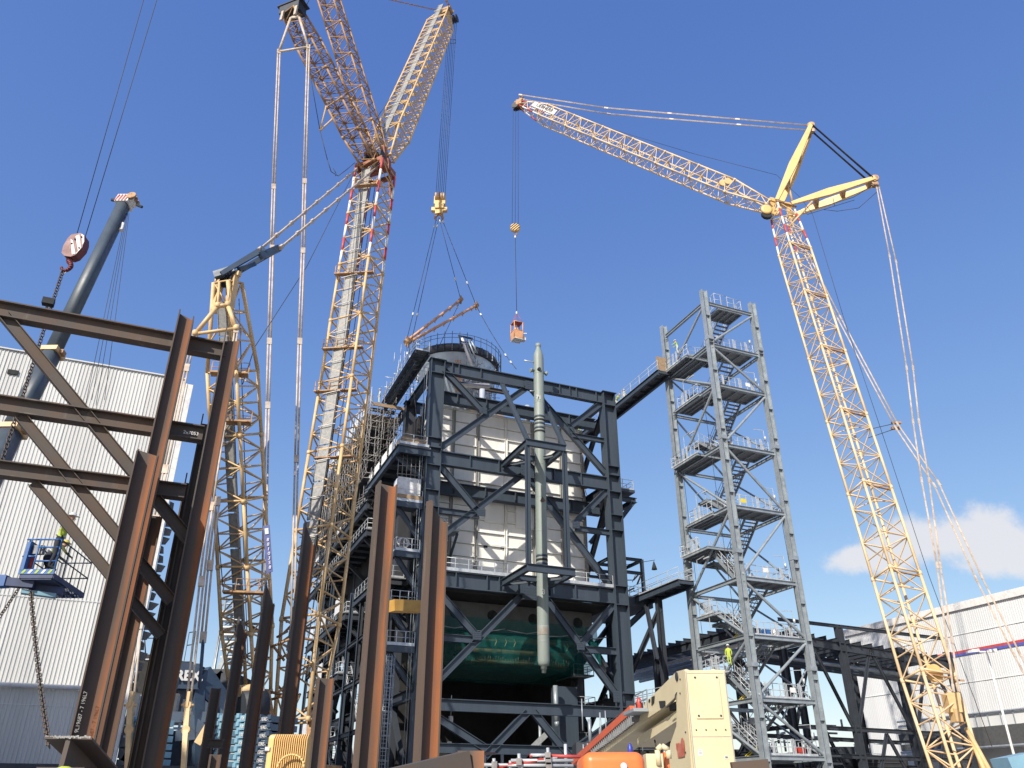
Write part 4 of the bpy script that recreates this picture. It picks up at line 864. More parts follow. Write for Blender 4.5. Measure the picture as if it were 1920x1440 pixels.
sh = MB(); corr(sh, (0,0,0), (0,-1,0), (-1,0,0), 3.0, 7.2, qz, .30, .018); shm2 = bpy.data.meshes.new('cladding_sheet'); shm2.from_pydata(sh.v, [], sh.f); shm2.materials.append(whitec2)
for k in range(24):
    o = link(bpy.data.objects.new('cladding_sheet', shm2)); o.parent = RB; l = G(qu+ (.015 if k % 2 else 0), qv-3.0*k, 0)-wloc(RB)
    o.matrix_basis = Matrix(((U.x, VV.x, 0, l.x), (U.y, VV.y, 0, l.y), (0, 0, 1, l.z), (0,0,0,1)))
b = MB(); b.gbox(qu-.3, qu+.3, qv-75, qv+.15, qz-.1, qz+.8); b.build('roof_trim', whp, RB)
zs = onu(1780, 1229, qu).z
b = MB(); b.gbox(qu-.12, qu+.02, qv-75, qv-7.5, zs, zs+.30); b.build('red_stripe', reds, RB)
b = MB(); b.gbox(qu-.12, qu+.02, qv-75, qv-7.5, zs-.32, zs); b.build('blue_stripe', blues, RB)
for yy in (1180, 1275, 1350):
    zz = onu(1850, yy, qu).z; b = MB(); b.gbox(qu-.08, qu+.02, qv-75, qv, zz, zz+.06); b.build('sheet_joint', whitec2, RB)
zc1, zc0 = onu(1800, 1368, qu-2).z, onu(1800, 1402, qu-2).z
b = MB(); b.gbox(qu-3.0, qu-.2, qv-75, qv-9, zc0, zc1); b.build('canopy', mat('canopy grey', (.085,.088,.09), rough=.6), RB)
b = MB(); b.tube(G(qu-3.1, qv-75, zc0-.2), G(qu-3.1, qv-9, zc0-.2), .16, 8); b.tube(G(qu-.6, qv-75, zc1+1.7), G(qu-.6, qv-7, zc1+1.7), .12, 8); b.build('gutter', galvb, RB)
b = MB()
for k in range(40): b.gbox(qu-.55, qu-.45, qv-75+k*1.7, qv-75+k*1.7+.08, zc1, zc1+1.7)
b.build('gutter_straps', galv, RB, kind='stuff')
b = MB(); b.gbox(qu-.35, qu-.25, qv-75, qv-9, zc1+.02, zc1+1.6); b.build('lower_band', whitec2, RB)
# light pole in front of it
lp = at(1850, 1222, 62); LPz = lp.z
LPO = thing('light_pole', (lp.x, lp.y, 0), 'slim white lighting column with two small heads before the striped building', 'lamp post')
b = MB(); b.tube((lp.x, lp.y, 0), (lp.x, lp.y, LPz), .11, 10, r2=.07); b.build('pole', whp, LPO)
b = MB(); b.beam(lp-V3((1.0,0,0)), lp+V3((.5,0,0)), .1, .08); b.build('cross_arm', whp, LPO)
for dx in (-.95, .35): b = MB(); b.box(lp+V3((dx,-.1,.05)), (.28,0,.03), (0,.2,0), (0,0,.1)); b.build('lamp_head', whp, LPO)
for k, (dx) in enumerate((-1.35, )): b = MB(); b.box(lp+V3((dx,-.1,-.02)), (.18,0,.03), (0,.15,0), (0,0,.08)); b.build('lamp_head', galvb, LPO)

# unseen block added on the left, sized to shade the foot of the clad wall
zsh = onv(60, 1289, lv).z; dv = 27.0; hb = zsh + dv*4.15/4.0; du = dv*4.5/4.0
shade_block = thing('clad_building', G(lu-du-9, lv-dv-6, 0), 'tall plain grey shade caster added out of view to the left of the camera', 'building')
b = MB(); b.gbox(lu-du-46, lu-du+.2, lv-dv-12, lv-dv, 0, hb); b.build('wall', greyc, shade_block)
tpx = onv(88, 1247, lv); tq = gv(tpx); 
b = MB(); cx_ = tq[0]-du; b.lathe(G(cx_+.5, lv-dv-4.2, hb), Z, [(0,3.2),(.6,3.1),(1.6,2.5),(2.3,1.4),(2.6,.3)], 24); b.build('shade_dome', greyc, shade_block)  # dome added to round the top edge of the cast shade
# ================================================================ lattice boom helper
def lattice(mb, A, B, s, t, w0, w1, d0, d1, n, rc, rl, mi=0, band=None, lm=None, zig=True):
    A, B, s, t = V3(A), V3(B), V3(s), V3(t); lm = mi if lm is None else lm
    def C(k, i, j): q = k/n; c = A.lerp(B, q); return c + s*i*(w0+(w1-w0)*q)/2 + t*j*(d0+(d1-d0)*q)/2
    cs = ((-1,-1), (1,-1), (1,1), (-1,1))
    for i, j in cs:
        if band:
            for k in range(n): mb.tube(C(k,i,j), C(k+1,i,j), rc, 7, band[(k//band[2]) % 2] if False else (band[0] if (k//band[2]) % 2 else band[1]))
        else: mb.tube(C(0,i,j), C(n,i,j), rc, 7, mi)
    for k in range(n+1):
        for a in range(4):
            (i, j), (p, q) = cs[a], cs[(a+1) % 4]
            if k < n: 
                if (k+a) % 2: mb.tube(C(k,i,j), C(k+1,p,q), rl, 5, lm, cap=False)
                else: mb.tube(C(k,p,q), C(k+1,i,j), rl, 5, lm, cap=False)
            if k % 2 == 0 or k == n or a % 2: mb.tube(C(k,i,j), C(k,p,q), rl, 5, lm, cap=False)
def axes(A, B, side):
    z = (V3(B)-V3(A)).normalized(); s = V3(side); s = (s-z*s.dot(z)).normalized(); return s, z.cross(s)
def boom(parent, name, A, B, side, W_, D, nsec, bays, rc, rl, m, taper=(.25, .4), tipn=1, bandsec=0, mats=None):
    A, B = V3(A), V3(B); s, t = axes(A, B, side); L = (B-A).length; res = []
    for k in range(nsec):
        a, b_ = A.lerp(B, k/nsec), A.lerp(B, (k+1)/nsec); w0 = w1 = W_; d0 = d1 = D
        if k == 0: d0 = D*taper[0]; w0 = W_*(.85 if taper[0] < .9 else 1)
        if k == nsec-1: w1 = W_*taper[1]; d1 = D*taper[1]
        mb = MB(); isb = k >= nsec-bandsec
        lattice(mb, a, b_, s, t, w0, w1, d0, d1, bays, rc, rl, 0, (1, 2, 1) if isb else None)
        c0 = [a+s*i*w0/2+t*j*d0/2 for i, j in ((-1,-1),(1,-1),(1,1),(-1,1))]
        for q in c0: mb.lathe(q-(b_-a).normalized()*.2, b_-a, [(0,rc*1.3),(.3,rc*1.3)], 7)
        for p_, q_ in zip(c0, c0[1:]+c0[:1]): mb.tube(p_, q_, rl*1.5, 5)
        res.append(mb.build(name, [m, redp, whp] if isb else m, parent))
    return s, t, res
def grating(parent, A, B, s, t, off, toff, w, nseg, m=grate, posts=True):
    A, B = V3(A), V3(B)
    for k in range(nseg):
        a, b_ = A.lerp(B, (k+.02)/nseg), A.lerp(B, (k+.98)/nseg); o = s*off+t*toff
        mb = MB(); mb.beam(a+o, b_+o, w, .05, s); 
        for e in (-1, 1): mb.beam(a+o+s*e*w/2, b_+o+s*e*w/2, .05, .16, s)
        mb.build('walkway_panel', m, parent)
    if posts:
        z = (B-A).normalized(); mb = MB(); L = (B-A).length; k = 2.0
        while k < L-1: q = A+z*k; mb.tube(q+s*(off-w*.8)+t*(toff*1.15), q+s*(off+w*.8)+t*(toff*1.15), .045, 5); mb.tube(q+s*(off+w*.8)+t*(toff*1.15), q+s*(off+w*.8)+t*(toff), .04, 5); k += 3.2
        mb.build('walkway_rails', whp, parent, kind='stuff')
def pendant(parent, pts, r, m, n=6, sp_=.22, off=None, joints=6, name='pendant_bar'):
    off = V3(off) if off is not None else V3((sp_/2, 0, 0))
    mb = MB()
    for e in (-1, 1): mb.path([V3(p)+off*e for p in pts], r, 6)
    for a, b_ in zip(pts, pts[1:]):
        a, b_ = V3(a), V3(b_); L = (b_-a).length; k = max(1, int(L/joints))
        for i in range(k+1): q = a.lerp(b_, i/k); d = (b_-a).normalized(); mb.beam(q-d*.28, q+d*.28, off.length*2+r*2.2, r*2.4, off)
    return mb.build(name, m, parent)
def sheave(parent, c, axis, r, w=.16, m=None, name='sheave'):
    mb = MB(); mb.lathe(V3(c)-V3(axis).normalized()*w/2, axis, [(0,r),(w*.2,r),(w*.45,r*.88),(w*.55,r*.88),(w*.8,r),(w,r)], 18); return mb.build(name, m or steel2, parent)
# ================================================================ crane A: big crawler with luffing jib and superlift mast
CA = thing('crawler_crane', (-15, 58, 0), 'largest yellow lattice crane with red and white banded mast head, left of the boiler', 'crane')
A0 = at(556, 1352, 58.5); A1 = at(704, 322, 64); sA = V3((.93, -.36, 0))
s1, t1, _ = boom(CA, 'main_boom_section', A0, A1, sA, 3.1, 2.7, 8, 4, .135, .065, yel, (.45, 1.0), bandsec=2)
# red-white bands reach down the second section as well
grating(CA, A0.lerp(A1, .08), A0.lerp(A1, .985), s1, t1, -.15, -1.38 if (t1.y > 0) else 1.38, 1.0, 15)
for e in (-.55, .0, .5):
    mb = MB(); mb.tube(A0.lerp(A1,.05)+s1*e, A0.lerp(A1,.98)+s1*e+t1*.3, .045, 5); mb.build('luffing_rope', rope if e else galv, CA)
# connection head
mb = MB(); c = A1; 
for e in (-1, 1):
    mb.beam(c+s1*e*1.45-t1*1.5-Z*.2, c+s1*e*1.45+t1*1.5+Z*.3, .9, .22, Z); mb.beam(c+s1*e*1.5-Z*3.2+t1*1.2, c+s1*e*1.35+Z*1.4+t1*.2, .55, .18, t1); mb.beam(c+s1*e*1.2+Z*.1, c+s1*e*1.1+Z*2.6-t1*.5, .5, .25, t1)
mb.beam(c-s1*1.7, c+s1*1.7, .7, .5, Z); mb.beam(c-s1*1.6-t1*1.3, c+s1*1.6-t1*1.3, .45, .4, Z); mb.beam(c-s1*1.6+t1*1.3, c+s1*1.6+t1*1.3, .45, .4, Z)
mb.build('boom_head', mat('boom head red brown', (.33,.10,.05), (.22,.08,.05), .6, scale=2), CA)
for e in (-.9, -.3, .3, .9): sheave(CA, A1+s1*e+Z*1.1-V3((0,.9,0)), s1, .55)
# jib
J0 = at(716, 302, 64.5); J1 = at(836, 22, 80)
sJ, tJ, _ = boom(CA, 'jib_section', J0, J1, sA, 2.9, 2.5, 8, 4, .12, .058, yel, (.35, .38))
sg = -1 if tJ.y > 0 else 1
grating(CA, J0.lerp(J1, .06), J0.lerp(J1, .99), sJ, tJ, -.1, sg*1.28, .75, 14)
mb = MB(); mb.beam(J1-sJ*.9, J1+sJ*.9, 1.0, .9, Z); mb.beam(J1+Z*.4, J1+V3((.9,.6,.3)), .5, 1.0, Z); mb.build('jib_head', yeld, CA)
for e in (-.4, 0, .4): sheave(CA, J1+V3((1.25, .5, -1.0))+sJ*e, sJ, .62, m=rope)
mb = MB(); mb.path([J1+V3((.8,.5,-6.2)), J1+V3((1.6,.5,-6.2)), J1+V3((1.6,.5,-5.4)), J1+V3((.9,.5,-5.4))], .04, 5); mb.build('hoist_limit_frame', steel2, CA)
# jib pendants off the top of the frame
Q1 = at(700, -8, 70); Q2 = at(812, -14, 72)
pendant(CA, [J1+Z*.5-sJ*.8, Q1.lerp(J1, -.6)], .045, yeld, joints=1.2); pendant(CA, [J1+Z*.8+sJ*.6, (J1+Z*.8).lerp(Q2+Z*2, 2.0)], .045, yeld, joints=1.2)
# rear struts, their shaded undersides put into the darker yellow
K0 = at(694, 306, 62.6); K1 = at(548, 22, 54.5)
sK, tK, _ = boom(CA, 'rear_strut_section', K0, K1, sA, 1.9, 2.1, 5, 4, .11, .052, yeld, (.6, .8))
L0 = at(712, 300, 63.8); L1 = at(598, -60, 58)
sL, tL, _ = boom(CA, 'front_strut_section', L0, L1, sA, 1.8, 1.9, 6, 4, .10, .048, yeld, (.6, 1))
mb = MB(); mb.beam(K1-s1*1.1, K1+s1*1.2, 1.1, 1.3, Z); mb.beam(K1-s1*1.4+Z*.6, K1+s1*1.5+Z*.6, .12, 1.5, Z); mb.build('strut_head', steel2, CA)
for e in (-.8, .8): 
    mb = MB(); mb.beam(K1+s1*e-Z*.5-V3((0,.7,0)), K1+s1*e-Z*1.9-V3((0,.8,0)), .26, .2, s1); mb.build('pendant_link', pale, CA)
mb = MB(); q = [at(613, 192, 59), at(640, 190, 60), at(600, 245, 59), at(632, 215, 60)]
for a, b_ in ((0,1),(0,2),(2,3)): mb.tube(q[a], q[b_], .09, 6)
mb.build('stay_frame', yel, CA)
bar_pts([at(554, 40, 54), at(578, 120, 56), at(600, 245, 59), at(614, 300, 59.5), at(621, 322, 60), at(634, 330, 61), at(650, 318, 62), at(665, 305, 62)], .035, 'loose_cable', rope, CA)
bar_pts([at(625, 316, 60), at(630, 325, 60), at(629, 330, 60.1)], .035, 'loose_cable', rope, CA)
bar_pts([at(668, 315, 62), at(575, 500, 55), at(478, 650, 50), at(455, 720, 48)], .03, 'rope', rope, CA)
for k, dx in enumerate((0, 5, 13, 20)): bar_pts([at(552+dx, 16, 54.5), at(566+dx*1.6, -40, 54)], .035, 'rope', rope, CA)
bar_pts([at(696, 236, 64), at(768, 133, 69)], .03, 'rope', rope, CA)
# jib backstay bars falling from the rear strut head to the slewing platform
def Yl(y): return 53.6 + (y-100)*(-.0006)
pts = [at(545, 30, 53.6), at(523, 97, 53.5), at(513, 350, 53.6), at(510, 465, 53.6), at(505, 640, 53.7), at(502, 760, 53.8), at(490, 1290, 54.5)]
pendant(CA, pts[1:], .07, pale, off=(.10,.03,0), joints=9)
pts2 = [at(561, 33, 53.6), at(578, 88, 53.5), at(571, 340, 53.6), at(568, 470, 53.6), at(562, 640, 53.7), at(556, 860, 53.9), at(546, 1280, 54.5)]
pendant(CA, pts2[1:], .07, pale, off=(.10,.03,0), joints=9)
mb = MB(); mb.path([pts[1], at(545, 34, 53.6), at(561, 33, 53.6), pts2[1]], .13, 7); mb.tube(pts[1], pts2[1], .12, 7); mb.tube(at(547,33,53.6), at(560,31,53.6), .14, 7); mb.build('spreader_frame', pale, CA)
# bars from the mast head to the boom head
for a, b_ in ((at(488, 467, 45.5), at(668, 318, 62)), (at(528, 463, 46.3), at(706, 314, 63))): pendant(CA, [a, b_], .075, pale, off=(0,0,.06), joints=3.2)
# superlift mast
M0 = at(470, 1300, 57.5); M1 = at(427, 530, 45.5); sM = V3((.90, -.43, 0))
s2, t2, _ = boom(CA, 'mast_section', M0, M1.lerp(M0, .22), sM, 2.5, 2.1, 5, 4, .125, .058, yel, (.7, 1))
mid = M1.lerp(M0, .22); mb = MB(); lattice(mb, mid, M1, s2, t2, 2.5, 1.25, 2.1, 1.3, 3, .14, .06)
mb.build('mast_top_section', yel, CA)
sgm = -1 if t2.y > 0 else 1
grating(CA, M0.lerp(M1, .1), M0.lerp(M1, .95), s2, t2, .2, sgm*.9, .7, 10, posts=False)
mb = MB()
for e in (-1, 1): mb.beam(M1+s2*e*.7-Z*2.2, M1+s2*e*.62+Z*.5, .42, .26, t2)
mb.beam(M1-s2*1.1+Z*.4, M1+s2*.95+Z*.6, .34, .3, Z); mb.build('mast_head', yel, CA)
for e in (-.3, .1, .5): sheave(CA, M1+s2*e+Z*.1, s2, .4)
N0, N1 = at(425, 515, 45), at(505, 468, 46); mb = MB()
for e in (-1, 1): mb.beam(N0+t2*e*.5, N1+t2*e*.55, .30, .18, Z, 0, .42)
mb.beam(at(402, 517, 45), at(440, 505, 45), .5, .4, Z); mb.beam(at(488, 480, 45.5), at(522, 466, 46.5), .5, .35, Z); mb.beam(at(455, 503, 45), at(470, 497, 45.6), .3, .9, Z); mb.build('mast_spreader', bluec, CA)
# yellow triangular spreader hanging on the mast
mb = MB(); a, b_, c_, d_ = at(408, 574, 44.3), at(427, 572, 44.5), at(443, 616, 44.6), at(366, 626, 44.2)
mb.path([d_, a, b_, c_], .15, 7); mb.tube(d_, c_, .12, 7); mb.path([at(411, 530, 45), a], .09, 6); mb.path([at(431, 525, 45), b_], .09, 6)
for q in (a, b_, c_, d_): mb.lathe(q-Z*.15, Z, [(0,.16),(.1,.22),(.3,.22),(.4,.16)], 8)
mb.build('spreader_frame', yel, CA)
pts = [at(365, 628, 44.2), at(350, 690, 44), at(310, 880, 43), at(292, 975, 42.5), at(262, 1170, 41.5), at(245, 1330, 41)]
pendant(CA, pts, .06, pale, off=(.09,.02,0), joints=5)
pts = [at(443, 618, 44.6), at(418, 800, 44), at(395, 950, 43), at(378, 1090, 42), at(352, 1330, 41)]
pendant(CA, pts, .06, pale, off=(.09,.02,0), joints=5); 
pts = [at(400, 760, 44), at(386, 900, 43), at(372, 1090, 42.5)]
pendant(CA, [at(408,940,43), at(394,1060,42.5), at(381,1195,42.3)], .06, pale, off=(.09,.02,0), joints=5)
bar_pts([at(381, 1200, 42.3), at(374, 1290, 42)], .09, 'pull_rod', bluec, CA)
for a, b_ in ((at(245, 1322, 41), at(238, 1460, 40.5)), (at(352, 1322, 41), at(343, 1460, 40.5))):
    mb = MB(); mb.beam(a, b_, .26, .2, V3((1,0,0)), 0, .2); mb.lathe(a-V3((0,.1,0)), (0,1,0), [(0,.19),(.2,.19)], 12); mb.lathe(a.lerp(b_,.35)-V3((0,.1,0)), (0,1,0), [(0,.2),(.2,.2)], 12); mb.tube(a-V3((.3,0,0)), a+V3((.3,0,0)), .06, 6); mb.beam(a+Z*.6, a-Z*.1, .14, .3, V3((1,0,0))); mb.build('pendant_hanger', yel, CA)
for y0, x0, x1 in ((700, 395, 465), (790, 393, 470), (1110, 418, 505)):
    mb = MB(); p, q = at(x0, y0, 47+ (y0-700)*.012), at(x1, y0+3, 47.5+(y0-700)*.012); mb.beam(p, q, .12, .7, Z); rail(mb, [p, q], .9, .8, .025, toe=False); mb.build('service_platform', yeld, CA)
for y0, x0, x1 in ((515, 628, 700), (655, 605, 680), (735, 590, 668), (860, 590, 660), (350, 664, 706)):
    YY = 58.5 + (1352-y0)/1030*5.5-1.6; mb = MB(); p, q = at(x0, y0, YY), at(x1, y0-4, YY-.8); mb.beam(p, q, .1, .5, Z); rail(mb, [p, q], 1.0, 1.2, .03, toe=False); mb.build('service_platform', yeld, CA)
bar_pts([at(398, 760, 46), at(400, 900, 48), at(418, 1100, 51)], .03, 'rope', rope, CA)
for k, x in enumerate((446, 452, 459, 466)): bar_pts([at(x-24+k*2, 560, 46), at(x+6, 1240, 56)], .03, 'rope', rope if k % 2 else galv, CA)
# boom foot, slewing platform, branded cross beam, counterweights
mb = MB(); c = at(520, 1395, 58); 
for e in (-1, 1): mb.beam(at(470, 1300, 57)+sM*e*1.2, V3((-15.8, 58.5, 2.2))+sM*e*1.1, .6, .4, sM); mb.beam(A0+s1*e*1.3, V3((-14.2, 57.8, 2.0))+s1*e*1.1, .55, .4, s1)
mb.beam(V3((-18.5, 58.5, 3.0)), V3((-11.5, 56, 3.0)), 1.6, 3.0, Z); mb.build('slewing_platform', yeld, CA)
mb = MB()
for k in range(14):
    q = at(random.uniform(500, 560), random.uniform(1170, 1340), random.uniform(56, 59)); mb.tube(q, q+V3((random.uniform(-2,2), random.uniform(-1,1), random.uniform(-.5,2))), .09, 6)
mb.build('machinery_frame', yeld, CA, kind='stuff')
mb = MB(); mb.tube(at(448, 1296, 54), at(492, 1290, 55), .35, 12); mb.build('cross_tube', yel, CA)
mb = MB(); mb.tube(at(450, 1325, 54), at(495, 1322, 55), .95, 16); mb.build('winch_drum', steel2, CA)
mb = MB(); p, q = at(336, 1268, 47), at(374, 1270, 47.5); mb.beam(p, q, 1.35, .8, Z); mb.build('cross_beam', bluec, CA)
mb = MB(); mb.beam(at(374, 1268, 47.5), at(424, 1330, 49), 1.4, .5, Z, 0, 1.0); mb.build('cross_beam', bluec, CA)
textmesh('lettering', 'TEREX.', .72, at(341, 1267, 46.55), at(380,1270,47.1)-at(336,1268,46.5), Z, whp, CA, .015, .03)
mb = MB()
for a, b_ in (((340,1290),(400,1340)),((420,1330),(380,1390)),((345,1340),(420,1400)),((330,1380),(425,1372)),((372,1290),(372,1440)),((300,1345),(430,1345)),((415,1300),(415,1440))): mb.beam(at(*a, 47.5), at(*b_, 48), .55, .4, Z)
mb.build('support_frame', bluec, CA)
mb = MB(); mb.beam(at(372, 1395, 47), at(392, 1362, 47), .4, .4, Z); mb.build('hydraulic_ram', yel, CA)
def stack(x0, x1, ys, Y, m, txt, depth=1.6, tri=False, side=None, dx=0):
    for k in range(len(ys)-1):
        p = at(x0-dx*k, ys[k]+2, Y); q = at(x1-dx*k, ys[k]+2, Y-.6); r_ = at(x0-dx*k, ys[k+1], Y); h = p.z-r_.z
        mb = MB(); w = (q-p); w.z = 0; d = V3((-w.y, w.x, 0)).normalized()*depth; mb.box((p+q)/2+d/2-Z*h/2, w/2, d/2, Z*(h/2-.02)); 
        mb.box(p+d*.0+w*.12-Z*h*.15, w.normalized()*.12, d.normalized()*.08, Z*.1); mb.box(q-w*.12-Z*h*.15, w.normalized()*.12, d.normalized()*.08, Z*.1)
        bl = mb.build('counterweight_block', m, CA)
        if txt: textmesh('lettering', txt, .22 if len(txt) > 3 else .22, (p+q)/2-Z*h*.5-d.normalized()*.03, w, Z, whp, bl, .008)
        if tri:
            mb = MB(); o_ = p-d.normalized()*.02 if tri == 1 else q-d.normalized()*.02; sg_ = 1 if tri == 1 else -1; mb.poly([o_-Z*h*.95, o_+w.normalized()*sg_*h*.6-Z*h*.95, o_+w.normalized()*sg_*h*(.5)-Z*h*.1], -d.normalized()*.015); mb.build('hazard_triangle', ytimber, bl)
ysl = [1338+i*14.5 for i in range(9)]
stack(409, 423, ysl, 43.0, bluel, None, dx=1.0); stack(446, 467, [1338+i*15.5 for i in range(8)], 42.6, bluel, '10t', tri=2, dx=1.2); stack(486, 510, [1340+i*15.5 for i in range(8)], 42.4, bluec, 'TEREX', dx=1.6)
stack(250, 270, [1345+i*15 for i in range(7)], 41.5, bluel, None, tri=1, dx=1.8)
mb = MB(); mb.gbox(-31, -14, -24, -18, 0, 3.2); mb.build('counterweight_tray', steel2, CA)
# hoist rope falls and the big hook block
HKp = at(825, 372, 80.5); HKt = J1+V3((1.0, .5, -.6))
for k, dx in enumerate((-.75, -.45, -.15, .15, .45, .75)): bar_pts([HKt+V3((dx*.75, .1*k, 0)), HKp+V3((dx*.75, .1*k, .4))], .03, 'hoist_rope', rope, CA)
HB = thing('hook_block', HKp-Z*1.2, 'chunky yellow hook block hanging from the tallest jib above the spreader tubes', 'hook block')
w_ = V3((1,0,0)); mb = MB()
mb.box(HKp-Z*.5, (.72,0,0), (0,.35,0), (0,0,.62)); mb.box(HKp-Z*1.5, (.55,0,0), (0,.5,0), (0,0,.4)); mb.box(HKp-Z*1.9, (1.0,0,0), (0,.28,0), (0,0,.26)); mb.box(HKp-Z*2.3, (.5,0,.1), (0,.3,0), (0,0,.3)); mb.build('frame', yelb, HB)
for e in (-.5, -.17, .17, .5): sheave(HB, HKp+V3((e, -.1, .05)), (1,0,0), .68, .18, yel)
for s_ in (-1, 1):
    mb = MB(); c = HKp-Z*3.0+V3((s_*.1,0,0)); pts = [c+V3((0,0,.5))]+[c+V3((s_*(.42*math.sin(t)), 0, .42*math.cos(t)-.2)) for t in [i*.45 for i in range(1, 7)]]
    for i in range(len(pts)-1): mb.tube(pts[i], pts[i+1], .19-.02*i, 8, 0, .17-.02*i)
    mb.build('hook', yeld, HB)
# spreader tubes with slings
SP = []
ta = [(at(864, 562, 84), at(762, 640, 77.5)), (at(893, 573, 82.5), at(766, 642, 76.5))]
hkb = HKp-Z*3.1
for i, (a, b_) in enumerate(ta):
    t = thing('spreader_tube', (a+b_)/2, ['upper and shorter orange spreader tube slung over the boiler roof', 'lower and longer orange spreader tube slung over the boiler roof'][i], 'spreader beam')
    mb = MB(); mb.tube(a, b_, .16, 14); mb.build('tube', orange_l, t)
    d = (b_-a).normalized()
    for k in range(7): q = a+(b_-a)*(k+.5)/7; mb = MB(); mb.lathe(q-d*.12, d, [(0,.195),(.24,.195)], 12); mb.beam(q-Z*.15, q-Z*.45, .10, .08, d); mb.build('collar', orange_l, t)
    for q in (a, b_): mb = MB(); mb.lathe(q-d*.25, d, [(0,.26),(.5,.26)], 12); mb.beam(q-Z*.6, q+Z*.6, .2, .14, d); mb.build('end_fitting', yeld, t)
def sling(p, q, label, extra=(), r=.035, m=rope, s=.0):
    t = thing('wire_sling', (V3(p)+V3(q))/2, label, 'sling')
    pts = sag(p, q, s, 8) if s else [V3(p), V3(q)]
    bar_pts(pts, r, 'rope', m, t)
    for f0 in extra: c = V3(p).lerp(V3(q), f0) if not s else pts[int(f0*8)]; d = (V3(q)-V3(p)).normalized(); mb = MB(); mb.lathe(c-d*.25, d, [(0,.06),(.1,.13),(.4,.13),(.5,.06)], 8); mb.build('shackle', galvb, t)
    return t
sling(hkb, ta[0][0], 'inner right sling from the hook down to the upper orange tube', (.05, .75)); sling(hkb+V3((.3,0,0)), ta[1][0], 'outer right sling from the hook down to the longer orange tube', (.05, .75))
sling(hkb-V3((.3,0,0)), ta[0][1], 'outer left sling from the hook down to the tubes left end', (.08, .8)); sling(hkb, ta[1][1]+V3((.3,0,0)), 'inner left sling from the hook down to the tubes left end', (.08, .8))
sling(ta[0][0], G(2.5, 12, 46), 'steep sling falling from the upper orange tube to the roof scaffold', (.1,))
sling(ta[1][0], at(968, 692, 79), 'slack free ended sling hanging past the round drum', (.2, .75, .9), s=.5, m=rope)
sling(ta[0][1], G(-1.0, 4, 38), 'left sling dropping from the tube ends beside the walkway', (.2,)); sling(ta[1][1], G(-.6, 3, 36), 'right sling dropping from the tube ends beside the walkway', (.2,))
# ================================================================ crane B: right crawler with luffing jib and man basket
CB = thing('crawler_crane', (27.5, 54, 0), 'slimmer yellow lattice crane leaning left with jib reaching over the site, right side', 'crane')
B0 = at(1812, 1500, 54); B1 = at(1465, 392, 69); sB = V3((.955, .30, 0))
s3, t3, secs = boom(CB, 'main_boom_section', B0, B1, sB, 2.45, 2.0, 8, 5, .11, .052, yelp, (.8, .8), bandsec=1)
J0 = at(1441, 388, 69); J1 = at(975, 196, 80); sJ = V3((.33, .94, 0))
s4, t4, _ = boom(CB, 'jib_section', J0, J1, sJ, 2.1, 1.9, 8, 4, .10, .048, yelp, (.3, .35), bandsec=1)
mb = MB(); mb.beam(J1-s4*.6, J1+s4*.6, .9, .8, Z); 
tp = at(978, 182, 80); mb.beam(J1, tp, .3, .5, s4); mb.beam(J1+V3((-.2,0,0)), at(964, 193, 80), .3, .5, s4); mb.build('jib_head', yeld, CB)
for e in (-.3, .3): sheave(CB, at(967, 200, 80)+s4*e, s4, .5, m=rope)
mb = MB(); c = J0.lerp(J1, .88); textmesh('lettering', 'LIEBHERR', .72, c-V3((0,1.2,.0)), J0-J1, Z, steel2, CB, .01, .0)
mb = MB(); q = J0.lerp(J1, .895); mb.beam(q-(J1-J0).normalized()*2.6-V3((0,1.1,0)), q+(J1-J0).normalized()*1.6-V3((0,1.1,0)), .75, .05, Z); mb.build('name_panel', whp, CB)
for f0, e in ((.14, 1), (.16, -1)): sheave(CB, J0.lerp(J1, f0)+Z*e*.3-V3((0, 1.0, 0)), (0, 1, 0), .45, .25, yel, 'jib_winch')
# struts: box section A frames
def strut(P0, P1, sd, w, name, label=None):
    P0, P1 = V3(P0), V3(P1); d = (P1-P0).normalized(); s = (V3(sd)-d*V3(sd).dot(d)).normalized(); n_ = d.cross(s)
    for e in (-1, 1):
        a, c = P0+s*e*w, P1+s*e*w*.5; m_ = a.lerp(c, .45); mb = MB(); mb.beam(a, m_, .38, .26, n_, 0, .92, .30); mb.beam(m_, c, .92, .30, n_, 0, .42, .26); mb.build(name, yelb, CB)
    for f0 in (.3, .62, .93): mb = MB(); q = P0.lerp(P1, f0); ww = w*(1-.5*f0); mb.beam(q-s*ww, q+s*ww, .55, .4, n_); mb.build(name+'_cross_beam', yeld, CB)
S1 = at(1521, 240, 69.5); S2 = at(1640, 340, 66.5); sS = V3((.30, .95, 0))
strut(B1+V3((-.4,.2,.4)), S1, sS, 1.1, 'front_strut'); strut(B1+V3((1.1,0,-.1)), S2, sS, 1.1, 'rear_strut')
for e in (-.7, .7):
    pendant(CB, [tp+s4*e*.6, at(1140 if e > 0 else 1138, 206 if e < 0 else 210, 76.5)+s4*e*.5, S1+s4*e*.6], .04, pale, off=(0,0,.06), joints=7)
for k in range(6): 
    for e in (-.65, .65): q = s4*(e*.9+k*.07-.17); bar_pts([S1+q+V3((.1,0,.0)), S2+q-V3((.2,0,0))], .026, 'luffing_rope', MT['wire rope'], CB)
for P in (S1, S2):
    for e in (-.5, .5): sheave(CB, P+s4*e, s4, .42, .2, yeld)
mb = MB(); 
for e in (-1, 1): mb.beam(B1+s3*e*1.0-Z*1.2, B1+s3*e*1.0+Z*1.2, .5, .25, s3)
mb.beam(B1-s3*1.3+Z*.8, B1+s3*1.3+Z*.8, .4, .5, Z); mb.build('boom_head', yelb, CB)
mb = MB(); c = at(1437, 394, 68.2); mb.lathe(c, (0,-1,0), [(0,.62),(.2,.62),(.25,.4)], 16); mb.build('sheave_guard', yelb, CB)
